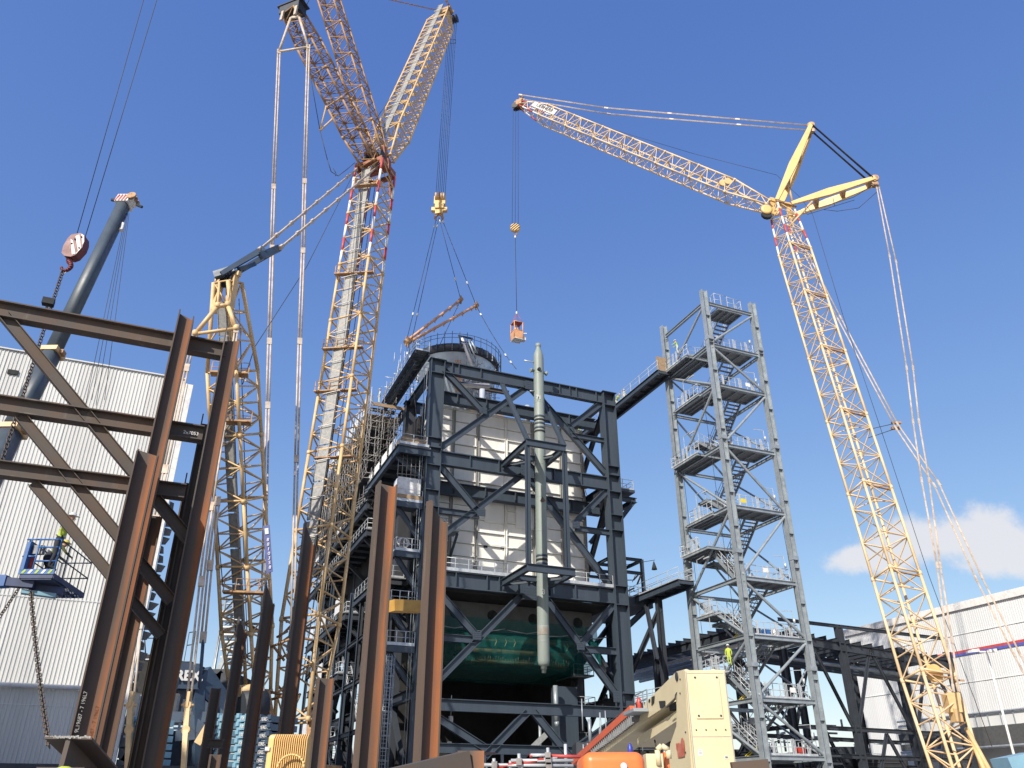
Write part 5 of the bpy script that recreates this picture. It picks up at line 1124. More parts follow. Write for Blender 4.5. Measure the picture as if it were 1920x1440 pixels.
mb = MB(); mb.lathe(at(1437, 404, 68.4), (0,-1,0), [(0,.6),(.3,.5)], 10); mb.build('jib_pivot_motor', darkb, CB)
mb = MB(); mb.tube(at(1480, 425, 68), at(1523, 378, 67.5), .13, 7); mb.tube(B1+V3((1.4,0,1)), at(1474, 330, 69), .12, 7); mb.build('back_stop', yel, CB)
# rear pendants
P0_ = S2+Z*-.3
for e, xs in ((-1, ((1644,352),(1668,480),(1700,690),(1712,790),(1728,900),(1757,1060),(1775,1200),(1787,1290))), (1, ((1648,350),(1680,490),(1712,690),(1723,790),(1742,900),(1763,1060),(1785,1200),(1797,1290)))):
    pendant(CB, [at(x, y, 66.5-(y-350)*.0155) for x, y in xs], .034, pale, off=(.035,.01,0), joints=8)
for xs in (((1482,412),(1576,595),(1683,795),(1760,905),(1840,1080),(1912,1225),(1990,1370)), ((1484,430),(1572,600),(1680,803),(1752,910),(1830,1085),(1900,1225),(1975,1370))):
    pendant(CB, [at(x, y, 68-(y-412)*.018) for x, y in xs], .034, pale, off=(.035,.01,0), joints=8)
for (x0,y0),(x1,y1) in (((1625,806),(1682,793)),((1628,821),(1681,803))): 
    bar_pts([at(x0,y0,62), at(x1,y1,61.5)], .03, 'stay_wire', rope, CB)
    mb = MB(); c = at(x1, y1, 61.5); mb.beam(c-V3((.45,0,0)), c+V3((.3,0,0)), .18, .25, Z); mb.build('stay_bracket', yeld, CB)
bar_pts([at(1090, 225, 77), at(1300, 288, 73), at(1456, 328, 70), at(1500, 370, 68), at(1523, 400, 67), at(1580, 590, 64), at(1660, 830, 61), at(1742, 1080, 57), at(1860, 1400, 53)], .024, 'hoist_rope', rope, CB)
bar_pts([at(1644, 360, 66), at(1610, 390, 66), at(1570, 396, 67), at(1545, 393, 67)], .03, 'cable', rope, CB)
mb = MB()
for (a, b_) in (((1510,397),(1600,370)),((1514,402),(1602,375)),((1510,397),(1514,402)),((1510,388),(1510,397)),((1600,370),(1640,345)),((1562,372),(1565,386))): mb.tube(at(*a, 67), at(*b_, 66.8), .035, 4)
mb.build('cable_rack', rope, CB)
mb = MB()
for e in (0, 1): mb.tube(at(1812+e*6, 1365+e*14, 54.5), at(1875-e*14, 1480, 53), .14, 7)
mb.build('boom_brace', yel, CB)
mb = MB(); mb.box(at(1785, 1318, 55), (.40,0,0), (0,.4,0), (0,0,.58)); mb.box(at(1792, 1342, 55), (.3,.15,0), (0,.4,0), (0,0,.38)); mb.build('winch_housing', yel, CB)
sheave(CB, at(1752, 1262, 55.2), (.2,-1,0), .55, .25, yelb, 'rope_sheave'); 
mb = MB(); mb.beam(at(1790,1275,55), at(1808,1276,55), .1, .1); mb.build('rope_sheave_arm', yeld, CB)
for k in range(8): 
    mb = MB(); p = B0.lerp(B1, (k+1)/8.0-.004); mb.beam(p-s3*1.25-t3*.9, p+s3*1.25-t3*.9, .08, .2, Z)
    mb.build('service_platform', yeld, CB)
mb = MB(); mb.box((27.5, 53, 2.0), (3,0,0), (0,4,0), (0,0,1.2)); mb.build('upper_carriage', yelb, CB)
for e in (-1, 1): mb = MB(); mb.box((27.5+e*3.6, 53, .6), (.6,0,0), (0,4.5,0), (0,0,.6)); mb.build('crawler_track', steel2, CB)
for e in (-1, 1): mb = MB(); mb.box((-15+e*4.2, 58, .8), (.8,0,0), (0,5,0), (0,0,.8)); mb.build('crawler_track', steel2, CA)
# its hook block, sling and man basket
BHk = at(966, 421, 79.5); HT = at(967, 204, 80)
for dx in (-.38, .0, .38): bar_pts([HT+V3((dx*.9,0,0)), BHk+V3((dx,0,0))], .024, 'hoist_rope', rope, CB)
H2 = thing('hook_block', BHk, 'small round hook block with yellow and dark diagonal stripes above the man basket', 'hook block')
mb = MB(); mb.lathe(BHk-Z*.55+V3((0,.25,0)), (0,-1,0), [(0,.5),(.06,.62),(.44,.62),(.5,.5)], 20); mb.build('body', yelb, H2)
for k in (-.4, -.13, .14, .4): mb = MB(); hl = math.sqrt(max(.01,.36-k*k)); d = V3((.7,0,.71)); n_ = V3((-.71,0,.7)); c = BHk-Z*.55-V3((0,.27,0))+n_*k; mb.beam(c-d*hl, c+d*hl, .10, .02, n_); mb.build('stripe', darkb, H2)
mb = MB(); c = BHk-Z*1.45; mb.path([c+V3((0,0,.4))]+[c+V3((.2*math.sin(t),0,.2*math.cos(t)-.05)) for t in [i*.6 for i in range(1,8)]], .07, 7); mb.build('hook', yeld, H2)
BK = at(969, 622, 78.5)
sling(BHk-Z*1.7, BK+Z*2.3, 'single long sling between the striped hook block and the man basket', (.02, .98), .035); 
bar = BHk-Z*1.7
MBk = thing('man_basket', BK, 'orange framed man riding basket hanging beside the vessel top', 'basket')
mb = MB(); hx, hy, hh = U*.52, VV*.52, 1.08
cs = [BK-hx-hy, BK+hx-hy, BK+hx+hy, BK-hx+hy]
for q in cs: mb.tube(q-Z*hh, q+Z*hh, .06, 6)
for z in (-hh, -.05, hh):
    for a, b_ in zip(cs, cs[1:]+cs[:1]): mb.tube(a+Z*z, b_+Z*z, .05, 6)
mb.build('frame', orange_l, MBk)
mb = MB(); mb.box(BK-Z*.62-hy, hx, VV*.02, Z*.5); mb.box(BK-Z*.62-hx, U*.02, hy, Z*.5); mb.box(BK-Z*.62+hx, U*.02, hy, Z*.5); mb.build('side_panel', orange_l, MBk)
mb = MB(); mb.box(BK+Z*hh, hx, hy, Z*.04); mb.build('roof', redp, MBk)
mb = MB(); mb.box(BK-Z*(hh+.04), hx*1.05, hy*1.05, Z*.06); mb.build('floor', whp, MBk)
mb = MB(); mb.box(BK+hx*1.5-Z*.8, U*.22, VV*.3, Z*.25); mb.beam(BK+hx*1.1-hy-Z*.4, BK+hx*1.9-hy-Z*.3, .1,.1); mb.build('side_tray', whp, MBk)
for q in cs: bar_pts([q+Z*hh, BK+Z*2.5], .022, 'sling_leg', redp, MBk)
person(BK-Z*(hh)+V3((-.1,-.12,.06)), 3.0, 'stand', MT['orange primer tube'], wsuit, 'worker in orange top standing inside the hanging man basket', group=None, scale=1.0)
# ================================================================ crane C: telescopic boom, left
T1 = at(233, 382, 34); T0 = at(-30, 935, 30)
CC_ = thing('telescopic_crane', (T0.x-4, T0.y-4, 0), 'blue grey telescopic crane boom rising from the left edge of the photo', 'crane')
d = (T1-T0).normalized(); s5, t5 = axes(T0, T1, (1, 0, 0))
def tele(a, b_, w, h, name):
    mb = MB(); n = 12; b0 = len(mb.v); prof = []
    for i in range(n): 
        an = 2*math.pi*i/n+math.pi/n; prof.append((w/2*math.copysign(abs(math.cos(an))**.6, math.cos(an)), h/2*math.copysign(abs(math.sin(an))**.6, math.sin(an))))
    for q in (a, b_):
        for x, y in prof: mb.v.append(tuple(V3(q)+s5*x+t5*y))
    for i in range(n): j = (i+1) % n; mb.f.append([b0+i, b0+j, b0+n+j, b0+n+i]); mb.m.append(0); mb.sm.append(True)
    mb.f.append(list(range(b0, b0+n))[::-1]); mb.f.append(list(range(b0+n, b0+2*n))); mb.m += [0,0]; mb.sm += [False]*2
    return mb.build(name, boomg, CC_)
k1 = at(98, 662, 32.0); k2 = at(22, 808, 30.8)
tele(k1, T1, .60, .68, 'boom_section'); tele(k2, k1, .70, .78, 'boom_section'); tele(T0-(T1-T0)*.6, k2, .82, .90, 'boom_section')
for q, w in ((k1, .80), (k2, .93)): 
    mb = MB(); mb.beam(q-d*.12, q+d*.12, w, w*1.05, s5); mb.build('section_collar', yel, CC_)
    mb = MB(); mb.box(q+s5*w*.55, s5*.12, t5*.15, d*.1); mb.build('collar_lug', yeld, CC_)
c = T1
mb = MB(); mb.beam(c-d*.2, c+d*.4, .72, .74, s5, 0, .62, .7); mb.beam(c+d*.15+s5*.2, c+d*.2+s5*.55, .42, .5, d); mb.build('boom_head', whp, CC_)
for k in range(4): 
    mb = MB(); a = c-d*.3-t5*.52+s5*(-.4+k*.26); 
    if t5.y > 0: pass
    sgn = -1 if t5.y > 0 else 1
    a = c-d*.18+t5*sgn*.385+s5*(-.30+k*.17); mb.beam(a, a+d*.5+s5*.1, .07, .02, s5); mb.build('head_stripe', redp, CC_)
for e in (-.35, -.1, .15): sheave(CC_, c+d*.25+s5*.45+t5*e, t5, .24, .10, yeld)
mb = MB(); mb.beam(c+d*.3-s5*.45, c+d*.35-s5*.8, .12, .12); mb.beam(c+s5*.7-d*.1, c+s5*1.05-d*.3, .12, .12); mb.build('side_lamp', darkb, CC_)
for k, (x, y) in enumerate(((158, 660), (172, 640), (180, 650), (196, 640))): bar_pts([at(236+k*2, 400, 34), at(x-10*0, y+110, 31.5)], .014, 'hoist_rope', rope, CC_)
mb = MB(); q = at(229, 424, 33.8); mb.lathe(q-Z*.3, Z, [(0,.1),(.08,.14),(.1,.09),(.5,.09)], 10); mb.build('limit_weight', whp, CC_)
# nearer hook block hanging from a crane out of the picture
HC = at(142, 466, 24)
H3 = thing('hook_block', HC, 'maroon and white striped hook block with large hook, upper left', 'hook block')
cx = V3((1,0,0)); outl = [(-.20,.52),(.12,.58),(.30,.46),(.36,.2),(.34,-.1),(.18,-.42),(.02,-.5),(-.22,-.46),(-.36,-.32),(-.37,.0),(-.30,.34)]
pl = [HC+V3((x,-.18,z)) for x, z in outl]; mb = MB(); mb.poly(pl[::-1], (0,.36,0)); mb.build('body', maroon, H3)
for pts in (((-.02,.42),(.10,.50),(.31,-.12),(.24,-.25)), ((.17,.53),(.27,.46),(.35,.18),(.34,.02)), ((-.17,.30),(-.07,.22),(.17,-.36),(.06,-.42)), ((.30,-.13),(.33,-.1),(.20,-.38),(.17,-.40))):
    mb = MB(); mb.poly([HC+V3((x,-.182,z)) for x, z in pts], (0,-.012,0)); mb.build('white_stripe', whp, H3)
for x, z in ((.0,.28),(-.07,.08),(.22,.38),(.25,-.12)): mb = MB(); mb.lathe(HC+V3((x,-.19,z)), (0,-1,0), [(0,.035),(.03,.03)], 10); mb.build('pin', darkb, H3)
mb = MB(); c = HC+V3((-.14,0,-.78)); pts = [c+V3((.02,0,.36)), c+V3((.04,0,.20))]+[c+V3((.17*math.sin(t),0,.19*math.cos(t)-.03)) for t in [.5+i*.45 for i in range(10)]]
for i in range(len(pts)-1): mb.tube(pts[i], pts[i+1], .105-.005*i, 9, 0, .10-.005*i)
mb.build('hook', maroon, H3)
bar_pts([HC+V3((-.12,0,.5)), at(272, -10, 22)], .015, 'hoist_rope', rope, H3); bar_pts([HC+V3((.22,0,.45)), at(297, -10, 22)], .015, 'hoist_rope', rope, H3)
def chain(a, b_, label, r=.018, link_=.085, sagd=0.0, name='lifting_chain', m=rustb, twin=False):
    t = thing(name, (V3(a)+V3(b_))/2, label, 'chain'); pts = sag(a, b_, sagd, 24); mb = MB(); L = sum((q-p).length for p, q in zip(pts, pts[1:])); n = min(int(L/link_), 260); 
    for k in range(n):
        s0 = k/n*24; i = min(23, int(s0)); p = pts[i].lerp(pts[i+1], s0-i); d = (pts[i+1]-pts[i]).normalized(); x, y, z, _ = frame(p, p+d, V3((1,0,0))); w = x if k % 2 else y
        q = [p+w*r*1.6, p+d*link_*1.1+w*r*1.6, p+d*link_*1.1-w*r*1.6, p-w*r*1.6]
        for e, f in zip(q, q[1:]+q[:1]): mb.tube(e, f, r*.62, 4, cap=False)
    mb.build('chain_links', m, t, kind='stuff')
    return t
chain(HC+V3((-.22,0,-.95)), at(-40, 1000, 22.5), 'long dark lifting chain running down left from the striped hook block', .036, .13, 0)
mb = MB(); q = HC+V3((-.22,0,-1.05)); 
for e in (-.12, .1): mb.path([HC+V3((-.14+e,0,-.93)), q-Z*.25+V3((e*.2,0,0))], .014, 5)
mb.build('sling_ring', galvb, H3)

# blue vertical name board on the mast
bp = [at(493, 986, 49.5), at(505, 984, 49.5), at(511, 1071, 49.5), at(500, 1076, 49.5)]
b = MB(); b.poly(bp, (0, .06, 0)); nb = b.build('name_board', mat('board blue', (.03,.05,.22), rough=.5), CA)
b = MB(); q = [at(496, 991, 49.45), at(503, 990, 49.45), at(504, 1001, 49.45), at(497, 1002, 49.45)]; b.poly(q, (0,.01,0)); b.build('logo', galv, nb)
for k, ch in enumerate('88103S8'): y = 1012+k*8.6; textmesh('lettering', ch, .30, at(500.5+(y-990)*.075, y, 49.44), (1,0,0), (0,0,1), whp, nb, .004)
b = MB(); b.beam(at(1878, 1436, 16), at(1935, 1424, 16), .25, .6, Z); t = thing('vehicle_roof', at(1900, 1440, 16), 'sliver of a light blue machine roof in the bottom right corner', 'machine'); b.build('roof_panel', bluel, t)
# ================================================================ rusty bearing piles and braced guide frame
def pile(px, py, Y, h=.42, w=.42, cut=0.0, cutv=0.0, label='', oran=True, name='steel_pile', grp='rusty steel piles standing in the foreground'):
    c = at(px, py, Y); b = MB(); a, bb, t, q = h/2, w/2, .035, .014
    pts = [(-a,-bb),(-a+t,-bb),(-a+t,-q),(a-t,-q),(a-t,-bb),(a,-bb),(a,bb),(a-t,bb),(a-t,q),(-a+t,q),(-a+t,bb),(-a,bb)]
    n = 12; b.v = []; zs_ = [0, c.z*.5]; 
    for z in zs_:
        for x, y in pts: p = c+U*x+VV*y; b.v.append((p.x, p.y, z))
    for x, y in pts: p = c+U*x+VV*y; b.v.append((p.x, p.y, c.z - cut*(x/h+.5) - cutv*(y/w+.5)))
    for k in range(2):
        for i in range(n): j = (i+1) % n; b.f.append([k*n+i, k*n+j, (k+1)*n+j, (k+1)*n+i]); b.m.append(1 if (i in (2,3,8) and oran) else 0); b.sm.append(False)
    b.f.append([2*n+i for i in (0,1,10,11)]); b.f.append([2*n+i for i in (2,3,8,9)]); b.f.append([2*n+i for i in (4,5,6,7)]); b.m += [0]*3; b.sm += [False]*3
    me = bpy.data.meshes.new(name); me.from_pydata([(x-c.x, y-c.y, z) for x, y, z in b.v], [], b.f); me.materials.append(rust); me.materials.append(rusto)
    me.polygons.foreach_set('material_index', b.m); me.update()
    o = link(bpy.data.objects.new(name, me)); o.location = (c.x, c.y, 0); tag(o, label, 'steel pile', grp); return o, c
FY = 20.0; p2 = at(436, 622, FY); fu, fv = uv(p2.x, p2.y)
FR = thing('braced_frame', (p2.x, p2.y, 0), 'rusty braced steel frame of three rails and diagonals filling the left foreground', 'steel frame')
def onf(x, y, dv=0): return onv(x, y, fv+dv)
def fbeam(pa, pb, h, w, name, m=rust, dv=0, mw=0):
    a, b_ = onf(*pa, dv), onf(*pb, dv); b = MB(); hd = Z if name == 'rail' else (b_-a).normalized().cross(VV); b.ibeam(a, b_, h, w, hd, 0, .07, .06, mw=mw); return b.build(name, [m, rusto], FR)
A_, B_ = onf(-60, 571), onf(425, 662)
def hrail(y0, x1, y1, h=.40):
    a = onf(0, y0); b_ = onf(x1, y1); z = (a.z+b_.z)/2; a.z = b_.z = z; a = a-U*1.2; b = MB(); b.ibeam(a, b_, h, .34, Z, 0, .08, .06, mw=0); b.build('rail', [rust, rusto], FR)
hrail(584, 424, 658, .46); hrail(762, 381, 812, .42); hrail(885, 348, 919, .38)
fbeam((8, 592), (356, 1014), .28, .26, 'diagonal_brace', rustb); fbeam((38, 780), (322, 1128), .26, .24, 'diagonal_brace', rustb); fbeam((62, 905), (302, 1192), .24, .22, 'diagonal_brace', rustb)
b = MB(); q = onf(87, 578, -.1); b.box(q+Z*.2, U*.14, VV*.1, Z*.09); b.beam(q-Z*.05, q+Z*.15, .05, .05); b.build('lifting_clamp', darkb, FR)
textmesh('chalk_mark', '2x7053', .13, onf(358, 812, -.19), U, Z, whp, FR, .002)
q = onf(436, 622); 
PL = 'rusty steel piles standing in the foreground'
pile(438, 622, FY-.1, .44, .44, -.1, .8, 'tallest rusty pile at the right end of the braced frame')
pile(351, 588, FY-.9, .42, .38, .15, .1, 'tall orange webbed pile crossing in front of the frame rails')
o3, c3 = pile(276, 855, FY-1.8, .50, .50, .1, -.25, 'wide grey brown pile in front of the tall orange webbed pile')
b = MB(); p = c3
textmesh('chalk_mark', '9L19687 - 7 196L7', .105, V3((c3.x, c3.y, 0))-U*.13-VV*.262+Z*3.3, Z, -U, rib, o3, .001)
pass
pile(391, 782, FY+.6, .34, .36, 0, .5, 'dark thin pile just left of the tallest pile, second highest of three', oran=False)
pile(361, 892, FY+1.0, .34, .36, 0, .5, 'dark thin pile left of the tallest pile, lowest of three', oran=False)
pile(292, 968, FY+.4, .34, .34, 0, 0, 'orange pile half hidden behind the wide grey brown pile')
pile(725, 908, 17.6, .42, .42, .05, 0, 'broad rusty pile with orange web before the boiler left flank')
pile(820, 945, 17.2, .40, .44, .5, -.1, 'broad rusty pile with slanting cut top in front of the green net')
pile(583, 980, 24.5, .40, .40, .8, 0, 'slant topped pile directly left of the blunt short pile and yellow lattice')
pile(610, 1272, 24.0, .44, .40, 0, 0, 'short blunt square topped pile beside the boiler left flank')
pile(509, 1092, 24.0, .34, .36, .7, 0, 'pointed rusty pile above the yellow ribbed machine')
pile(457, 1158, 24.0, .30, .34, .5, 0, 'narrow pointed pile before the light blue counterweight blocks')
pile(405, 1291, 23.0, .26, .26, .0, 0, 'thin low pile left of the light blue counterweight blocks')
pile(404, 1415, 21.0, .26, .28, 0, 0, 'lowest stub pile barely rising over the bottom edge')
b = MB(); b.ibeam(at(390, 1394, 22), at(417, 1395, 22), .2, .2); b.build('cross_beam', rustb, None, label='short rusty cross beam set between two low piles', cat='steel beam')
b = MB(); b.gbox(*([0]*6)) if False else None
q0, q1 = at(733, 1136, 19), at(790, 1138, 19.6); t = thing('timber_beam', (q0+q1)/2, 'yellow timber baulk wedged between the two broad rusty piles', 'timber'); b = MB(); b.beam(q0, q1, .26, .3, Z); b.build('baulk', ytimber, t)
b = MB(); b.box(q1+V3((-.04,-.16,0)), (.05,0,0), (0,.01,0), (0,0,.06)); b.build('worn_patch', rusto, t)
# foreground girder end, sloping beam, planks
q = at(121, 1412, 10.5); t = thing('steel_beam', q, 'end of a rusty I beam pointing at the camera, bottom left corner', 'steel beam'); b = MB(); b.ibeam(q, q+V3((-.9,4.0,-.6)), .36, .52, Z, 0, .07, .05); b.build('beam', rustb, t)
b = MB(); 
for k in range(30): x = -.26+k*.018; b.box(q+V3((x,-.005,.175+random.uniform(-.008,.008))), (.011,0,0), (0,.008,0), (0,0,random.uniform(.006,.014)))
b.build('rough_cut_edge', rib, t, kind='stuff')
q = at(873, 1432, 10); t = thing('steel_beam', q, 'orange rusty beam end lying beside the scaffold rails, bottom centre', 'steel beam')
b = MB(); b.ibeam(q, q+V3((-2.6,-1.4,-.65)), .26, .30, Z, 0, .05, .5); b.build('beam', [rustb], t)
b = MB(); b.box(q+V3((0.06,-.06,0)), (.15,0,0), (0,.02,0), (0,0,.13)); b.build('end_plate', rusto, t)
b = MB(); b.beam(at(868,1413,10.3), at(922,1413,11.5), .03, .12); b.build('flat_bar', rustb, t)
q = at(1408, 1437, 12); t = thing('steel_plate', q, 'brown rusty plank edge below the stair tower foot', 'steel plate'); b = MB(); b.beam(at(1372,1440,12), at(1440,1434,12), .14, .1, Z); b.build('plate', rustb, t)
SB = thing('scaffold_barrier', at(1010, 1425, 13), 'low barrier of grey and red banded scaffold tubes, bottom centre', 'scaffolding')
def sbar(p, q, Y, m=galvb, r=.024, Y2=None, nm='scaffold_tube'): b = MB(); b.tube(at(*p, Y), at(*q, Y2 or Y), r, 8); b.build(nm, m, SB)
for p, q in (((1027,1402),(1029,1450)),((973,1413),(974,1450)),((926,1422),(927,1450)),((1060,1395),(1062,1450)),((957,1426),(957,1450))): sbar(p, q, 13)
for p, q, m in (((995,1416),(1030,1416),galvb),((1030,1417),(1090,1419),redp),((958,1426),(1075,1426),galvb),((975,1431),(1020,1424),redp),((1020,1424),(1045,1421),galvb),((895,1434),(1075,1436),galvb),((930,1438),(975,1431),redp),((993,1417),(998,1417),redp)): sbar(p, q, 12.9, m)
for x, y in ((1027,1417),(1028,1427),(973,1428),(927,1434),(1029,1436)): b = MB(); c = at(x, y, 12.85); b.box(c, (.04,0,0), (0,.035,0), (0,0,.045)); b.build('coupler', scaf, SB)
# ================================================================ yellow ribbed machine
YM = thing('machine_housing', at(537, 1410, 15), 'bright yellow ribbed machine housing with hoop, bottom edge left of centre', 'machine')
a, b_ = at(503, 1374, 15), at(572, 1380, 15); w = b_-a; w.z = 0; wn = w.normalized(); d = V3((-wn.y, wn.x, 0)); c = (a+b_)/2
b = MB(); zt_ = a.z; b.box(V3((c.x,c.y,zt_-.5))+d*.3, w*.5, d*.28, Z*.48); 
o = b.build('body', yelb, YM); bv = o.modifiers.new('b', 'BEVEL'); bv.width = .06; bv.segments = 3
for k in range(17):
    x = -.22+k*.040*w.length/.72; f = MB(); q = V3((c.x,c.y,0))+wn*(x+.02)+d*.0
    f.poly([q+Z*(zt_-.9), q+Z*(zt_-.10)-d*.0, q+Z*(zt_-.02)+d*.10, q+Z*(zt_-.02)+d*.2, q+Z*(zt_-.9)+d*.2], wn*.014)
    f.v = [tuple(V3(p)-d*.07) for p in f.v]; f.build('cooling_fin', yelb, YM)
b = MB(); q = V3((c.x,c.y,zt_-.55))+wn*.18-d*.18; b.path([q+wn*.22*math.cos(t)+Z*.2*math.sin(t) for t in [i*math.pi/12 for i in range(13)]], .018, 8); b.build('hoop', yelb, YM)
b = MB(); q = V3((c.x,c.y,zt_-.25))-wn*.30-d*.0; b.box(q, wn*.04, d*.01, Z*.03); b.build('badge', galvb, YM)
# ================================================================ blue boom lift with two workers
BZ = 8.0; e1 = V3((1,0,0)); n1 = at(38, 1079, 25.2); n1.z = BZ; n2 = at(100, 1079, 25.2); n2.z = BZ; ln = V3((-.35, 2.75, 0)); wd = n2-n1
LF = thing('boom_lift', n1+wd/2, 'blue boom lift basket hanging before the white clad wall with its arm leaving left', 'boom lift')
n3, n4 = n2+ln, n1+ln
b = MB(); 
for p, q in ((n1,n2),(n2,n3),(n3,n4),(n4,n1)): b.beam(p-Z*.02, q-Z*.02, .16, .05, Z)
for k in range(1, 6): b.beam(n1+ln*k/6-Z*.06, n2+ln*k/6-Z*.06, .06, .06)
for k in (.33, .66): b.beam(n1+wd*k-Z*.05, n4+wd*k-Z*.05, .08, .08)
b.box(n1+wd*.5+ln*.2-Z*.10, wd*.46, ln*.2, Z*.04); b.build('floor_frame', blued, LF)
b = MB()
for k in range(28): b.beam(n1+ln*k/28-Z*.0, n2+ln*k/28, .012, .02)
for k in range(12): b.beam(n1+wd*k/12, n4+wd*k/12, .012, .02)
b.build('floor_grid', steel2, LF, kind='stuff')
b = MB(); b.beam(n1-V3((.06,.03,-.10)), n2+V3((.02,-.03,.10)), .16, .04, Z); b.build('toe_board', bluelift, LF)
for k in range(5): b = MB(); q = n1.lerp(n2, (k+.5)/5)+V3((0,-.055,.10)); b.poly([q+V3((-.08,0,-.06)), q+V3((.0,0,-.06)), q+V3((.08,0,.06)), q+V3((.0,0,.06))], (0,-.006,0)); b.build('hazard_stripe', hivis if k % 2 == 0 else whp, LF)
b = MB(); r = .028
for x in (.05, .32, .98): 
    p = n1+wd*x; b.tube(p, p+Z*1.15, r, 7)
for z in (1.15, .9, .45): b.tube(n1+wd*.32+Z*z, n2+Z*z, r, 7)
for z in (1.15, .6): b.tube(n1+Z*z-V3((.1,0,0)), n1+wd*.32+Z*z, r, 7)
b.build('end_rail', bluelift, LF)
b = MB()
for s0, s1_ in ((n2, n3), (n1, n4)):
    for z in (1.12, .58): b.tube(s0+Z*z, s1_+Z*z, .024, 6)
    for k in range(5): q = s0.lerp(s1_, k/4); b.tube(q, q+Z*1.12, .022, 6)
for z in (1.12, .58): b.tube(n3+Z*z, n4+Z*z, .024, 6)
b.build('side_rail', steel, LF)
b = MB(); b.box(n1+wd*.28+ln*.06+Z*.85, (.16,0,0), (0,.08,0), (0,0,.14)); b.build('control_box', galvd, LF)
b = MB(); b.box(n1+wd*.04+ln*.05+Z*.6, (.05,0,0), (0,.2,0), (0,0,.45)); b.build('side_panel', bluelift, LF)
b = MB(); b.box(n1+wd*.08+ln*.1+Z*.35, (.08,0,.05), (0,.1,0), (0,0,.25)); b.build('red_bag', redc, LF)
b = MB(); p = n1+wd*.0-Z*.2; b.beam(p+V3((.35,.3,-.02)), p+V3((-.45,.1,.0)), .26, .3, Z); b.beam(p+V3((.1,.5,-.1)), p+V3((1.0,.9,-.12)), .22, .3, Z); b.build('rotator', blued, LF)
b = MB(); b.beam(p+V3((-.4,.1,0.02)), p+V3((-3.5,-.1,-.05)), .34, .36, Z, 0, .5, .5); b.build('jib_arm', bluelift, LF)
b = MB(); b.beam(p+V3((0,.3,-.25)), p+V3((.9,.7,-.3)), .12, .3, Z); b.build('arm_plate', bluel, LF)
person(n2+ln*.06+Z*.18+V3((-.16,.02,0)), -1.2, 'reach', hivis, navy, 'worker in lime jacket and white helmet reaching over the blue basket rail', fine=True, scale=1.12)
person(n1+wd*.45+ln*.25+Z*.02, -.6, 'bend', mat('olive work jacket', (.12,.13,.04), rough=.85), navy, 'worker in dark olive bent over inside the blue lift basket', hat=mat('yellow helmet', (.6,.5,.1), rough=.4), fine=True, scale=.95)
chain(n1+V3((-.05,.2,-.35)), at(-30, 1200, 24.2), 'shorter dark chain running left from beneath the blue basket', .028, .1, .02)
chain(n1+V3((.28,.3,-.4)), at(92, 1400, 22.5), 'long dark chain falling from beneath the blue basket to the beam end', .032, .11, .12)
# person under the beam end
pz = at(127, 1434, 8.0); person(V3((pz.x, 8.0, 0)), 2.6, 'stand', hivis, navy, 'lime helmet of a worker just showing at the bottom left edge', hat=limeh, scale=1.045, fine=True)
# ================================================================ cream telescopic lift in the foreground
e_ = V3((-.10, 1.0, 0)).normalized(); r0 = ray(1283, 1256); LY = 14.0; P0 = V3((r0[0]*LY, LY, 0)); nx = V3((e_.y, -e_.x, 0))
def opl(x, y, off=0):
    r = ray(x, y); q = P0+nx*off; D = V3((r[0], 1, 0)); # solve D*t = q + e*s
    den = D.x*nx.x + D.y*nx.y; tt = (q.x*nx.x+q.y*nx.y)/den; return V3((r[0]*tt, tt, CZ+r[1]*tt))
CL = thing('boom_lift', (P0.x+.3, P0.y+.3, 0), 'cream painted boom lift tower and folded arm, bottom right of centre', 'boom lift')
def zpx(x, y): return (1140+x/6.857, 1230+y/6.857)
out_ = [(975,175),(880,200),(600,480),(480,590),(395,840),(520,790),(690,680),(735,650),(868,525),(882,640),(880,900),(800,1130),(760,1440),(770,1540),(1080,1540),(1030,900)]
pts = [opl(*zpx(*q)) for q in out_]
fw = at(1357, 1257, LY).x - P0.x
b = MB(); b.poly(pts, nx*.03); o = b.build('side_plate', cream, CL)
b = MB(); b.poly([p+nx*(fw-.03) for p in pts], nx*.03); b.build('side_plate', cream, CL)
top = opl(1283, 1256); bot = opl(1298, 1455)
fx = V3((1, -.05, 0)).normalized()
b = MB(); z0_, z1_ = 1.3, top.z; P = [P0-e_*.03, P0+fx*fw-e_*.03, P0+fx*fw+e_*.02, P0+e_*.02]
b.quad8([V3((p.x,p.y,z0_)) for p in P]+[V3((p.x,p.y,z1_-.01)) for p in P]); o = b.build('front_plate', cream, CL)
b = MB(); cc = P0+fx*fw*.5-e_*.035; zc = z1_-.42; hw, hh = fw*.33, .34
b.box(V3((cc.x,cc.y,zc)), fx*hw, e_*.012, Z*hh); o = b.build('access_panel', cream, CL); bv = o.modifiers.new('b','BEVEL'); bv.width = .02; bv.segments = 2
for sx in (-1,1):
    for sz in (-1,1): b = MB(); b.lathe(V3((cc.x,cc.y,zc))+fx*sx*hw*.82+Z*sz*hh*.86-e_*.01, -e_, [(0,.018),(.012,.014)], 10); b.build('bolt', steel2, CL)
for k in range(4): b = MB(); b.lathe(V3((cc.x,cc.y,zc-.50))+fx*hw*(-1.1+k*.72)-e_*.0, -e_, [(0,.012),(.008,.01)], 8); b.build('bolt', darkb, CL)
for k in (.12, .8): b = MB(); b.lathe(P0+fx*fw*k+V3((0,0,z1_-.02))+e_*.15, Z, [(0,.07),(.03,.06),(.05,.02)], 12); b.build('lifting_eye', cream, CL)
c = opl(*zpx(890, 265)); b = MB(); b.lathe(c-nx*.005, -nx, [(0,.075),(.015,.07)], 16); b.build('pin_boss', steel2, CL)
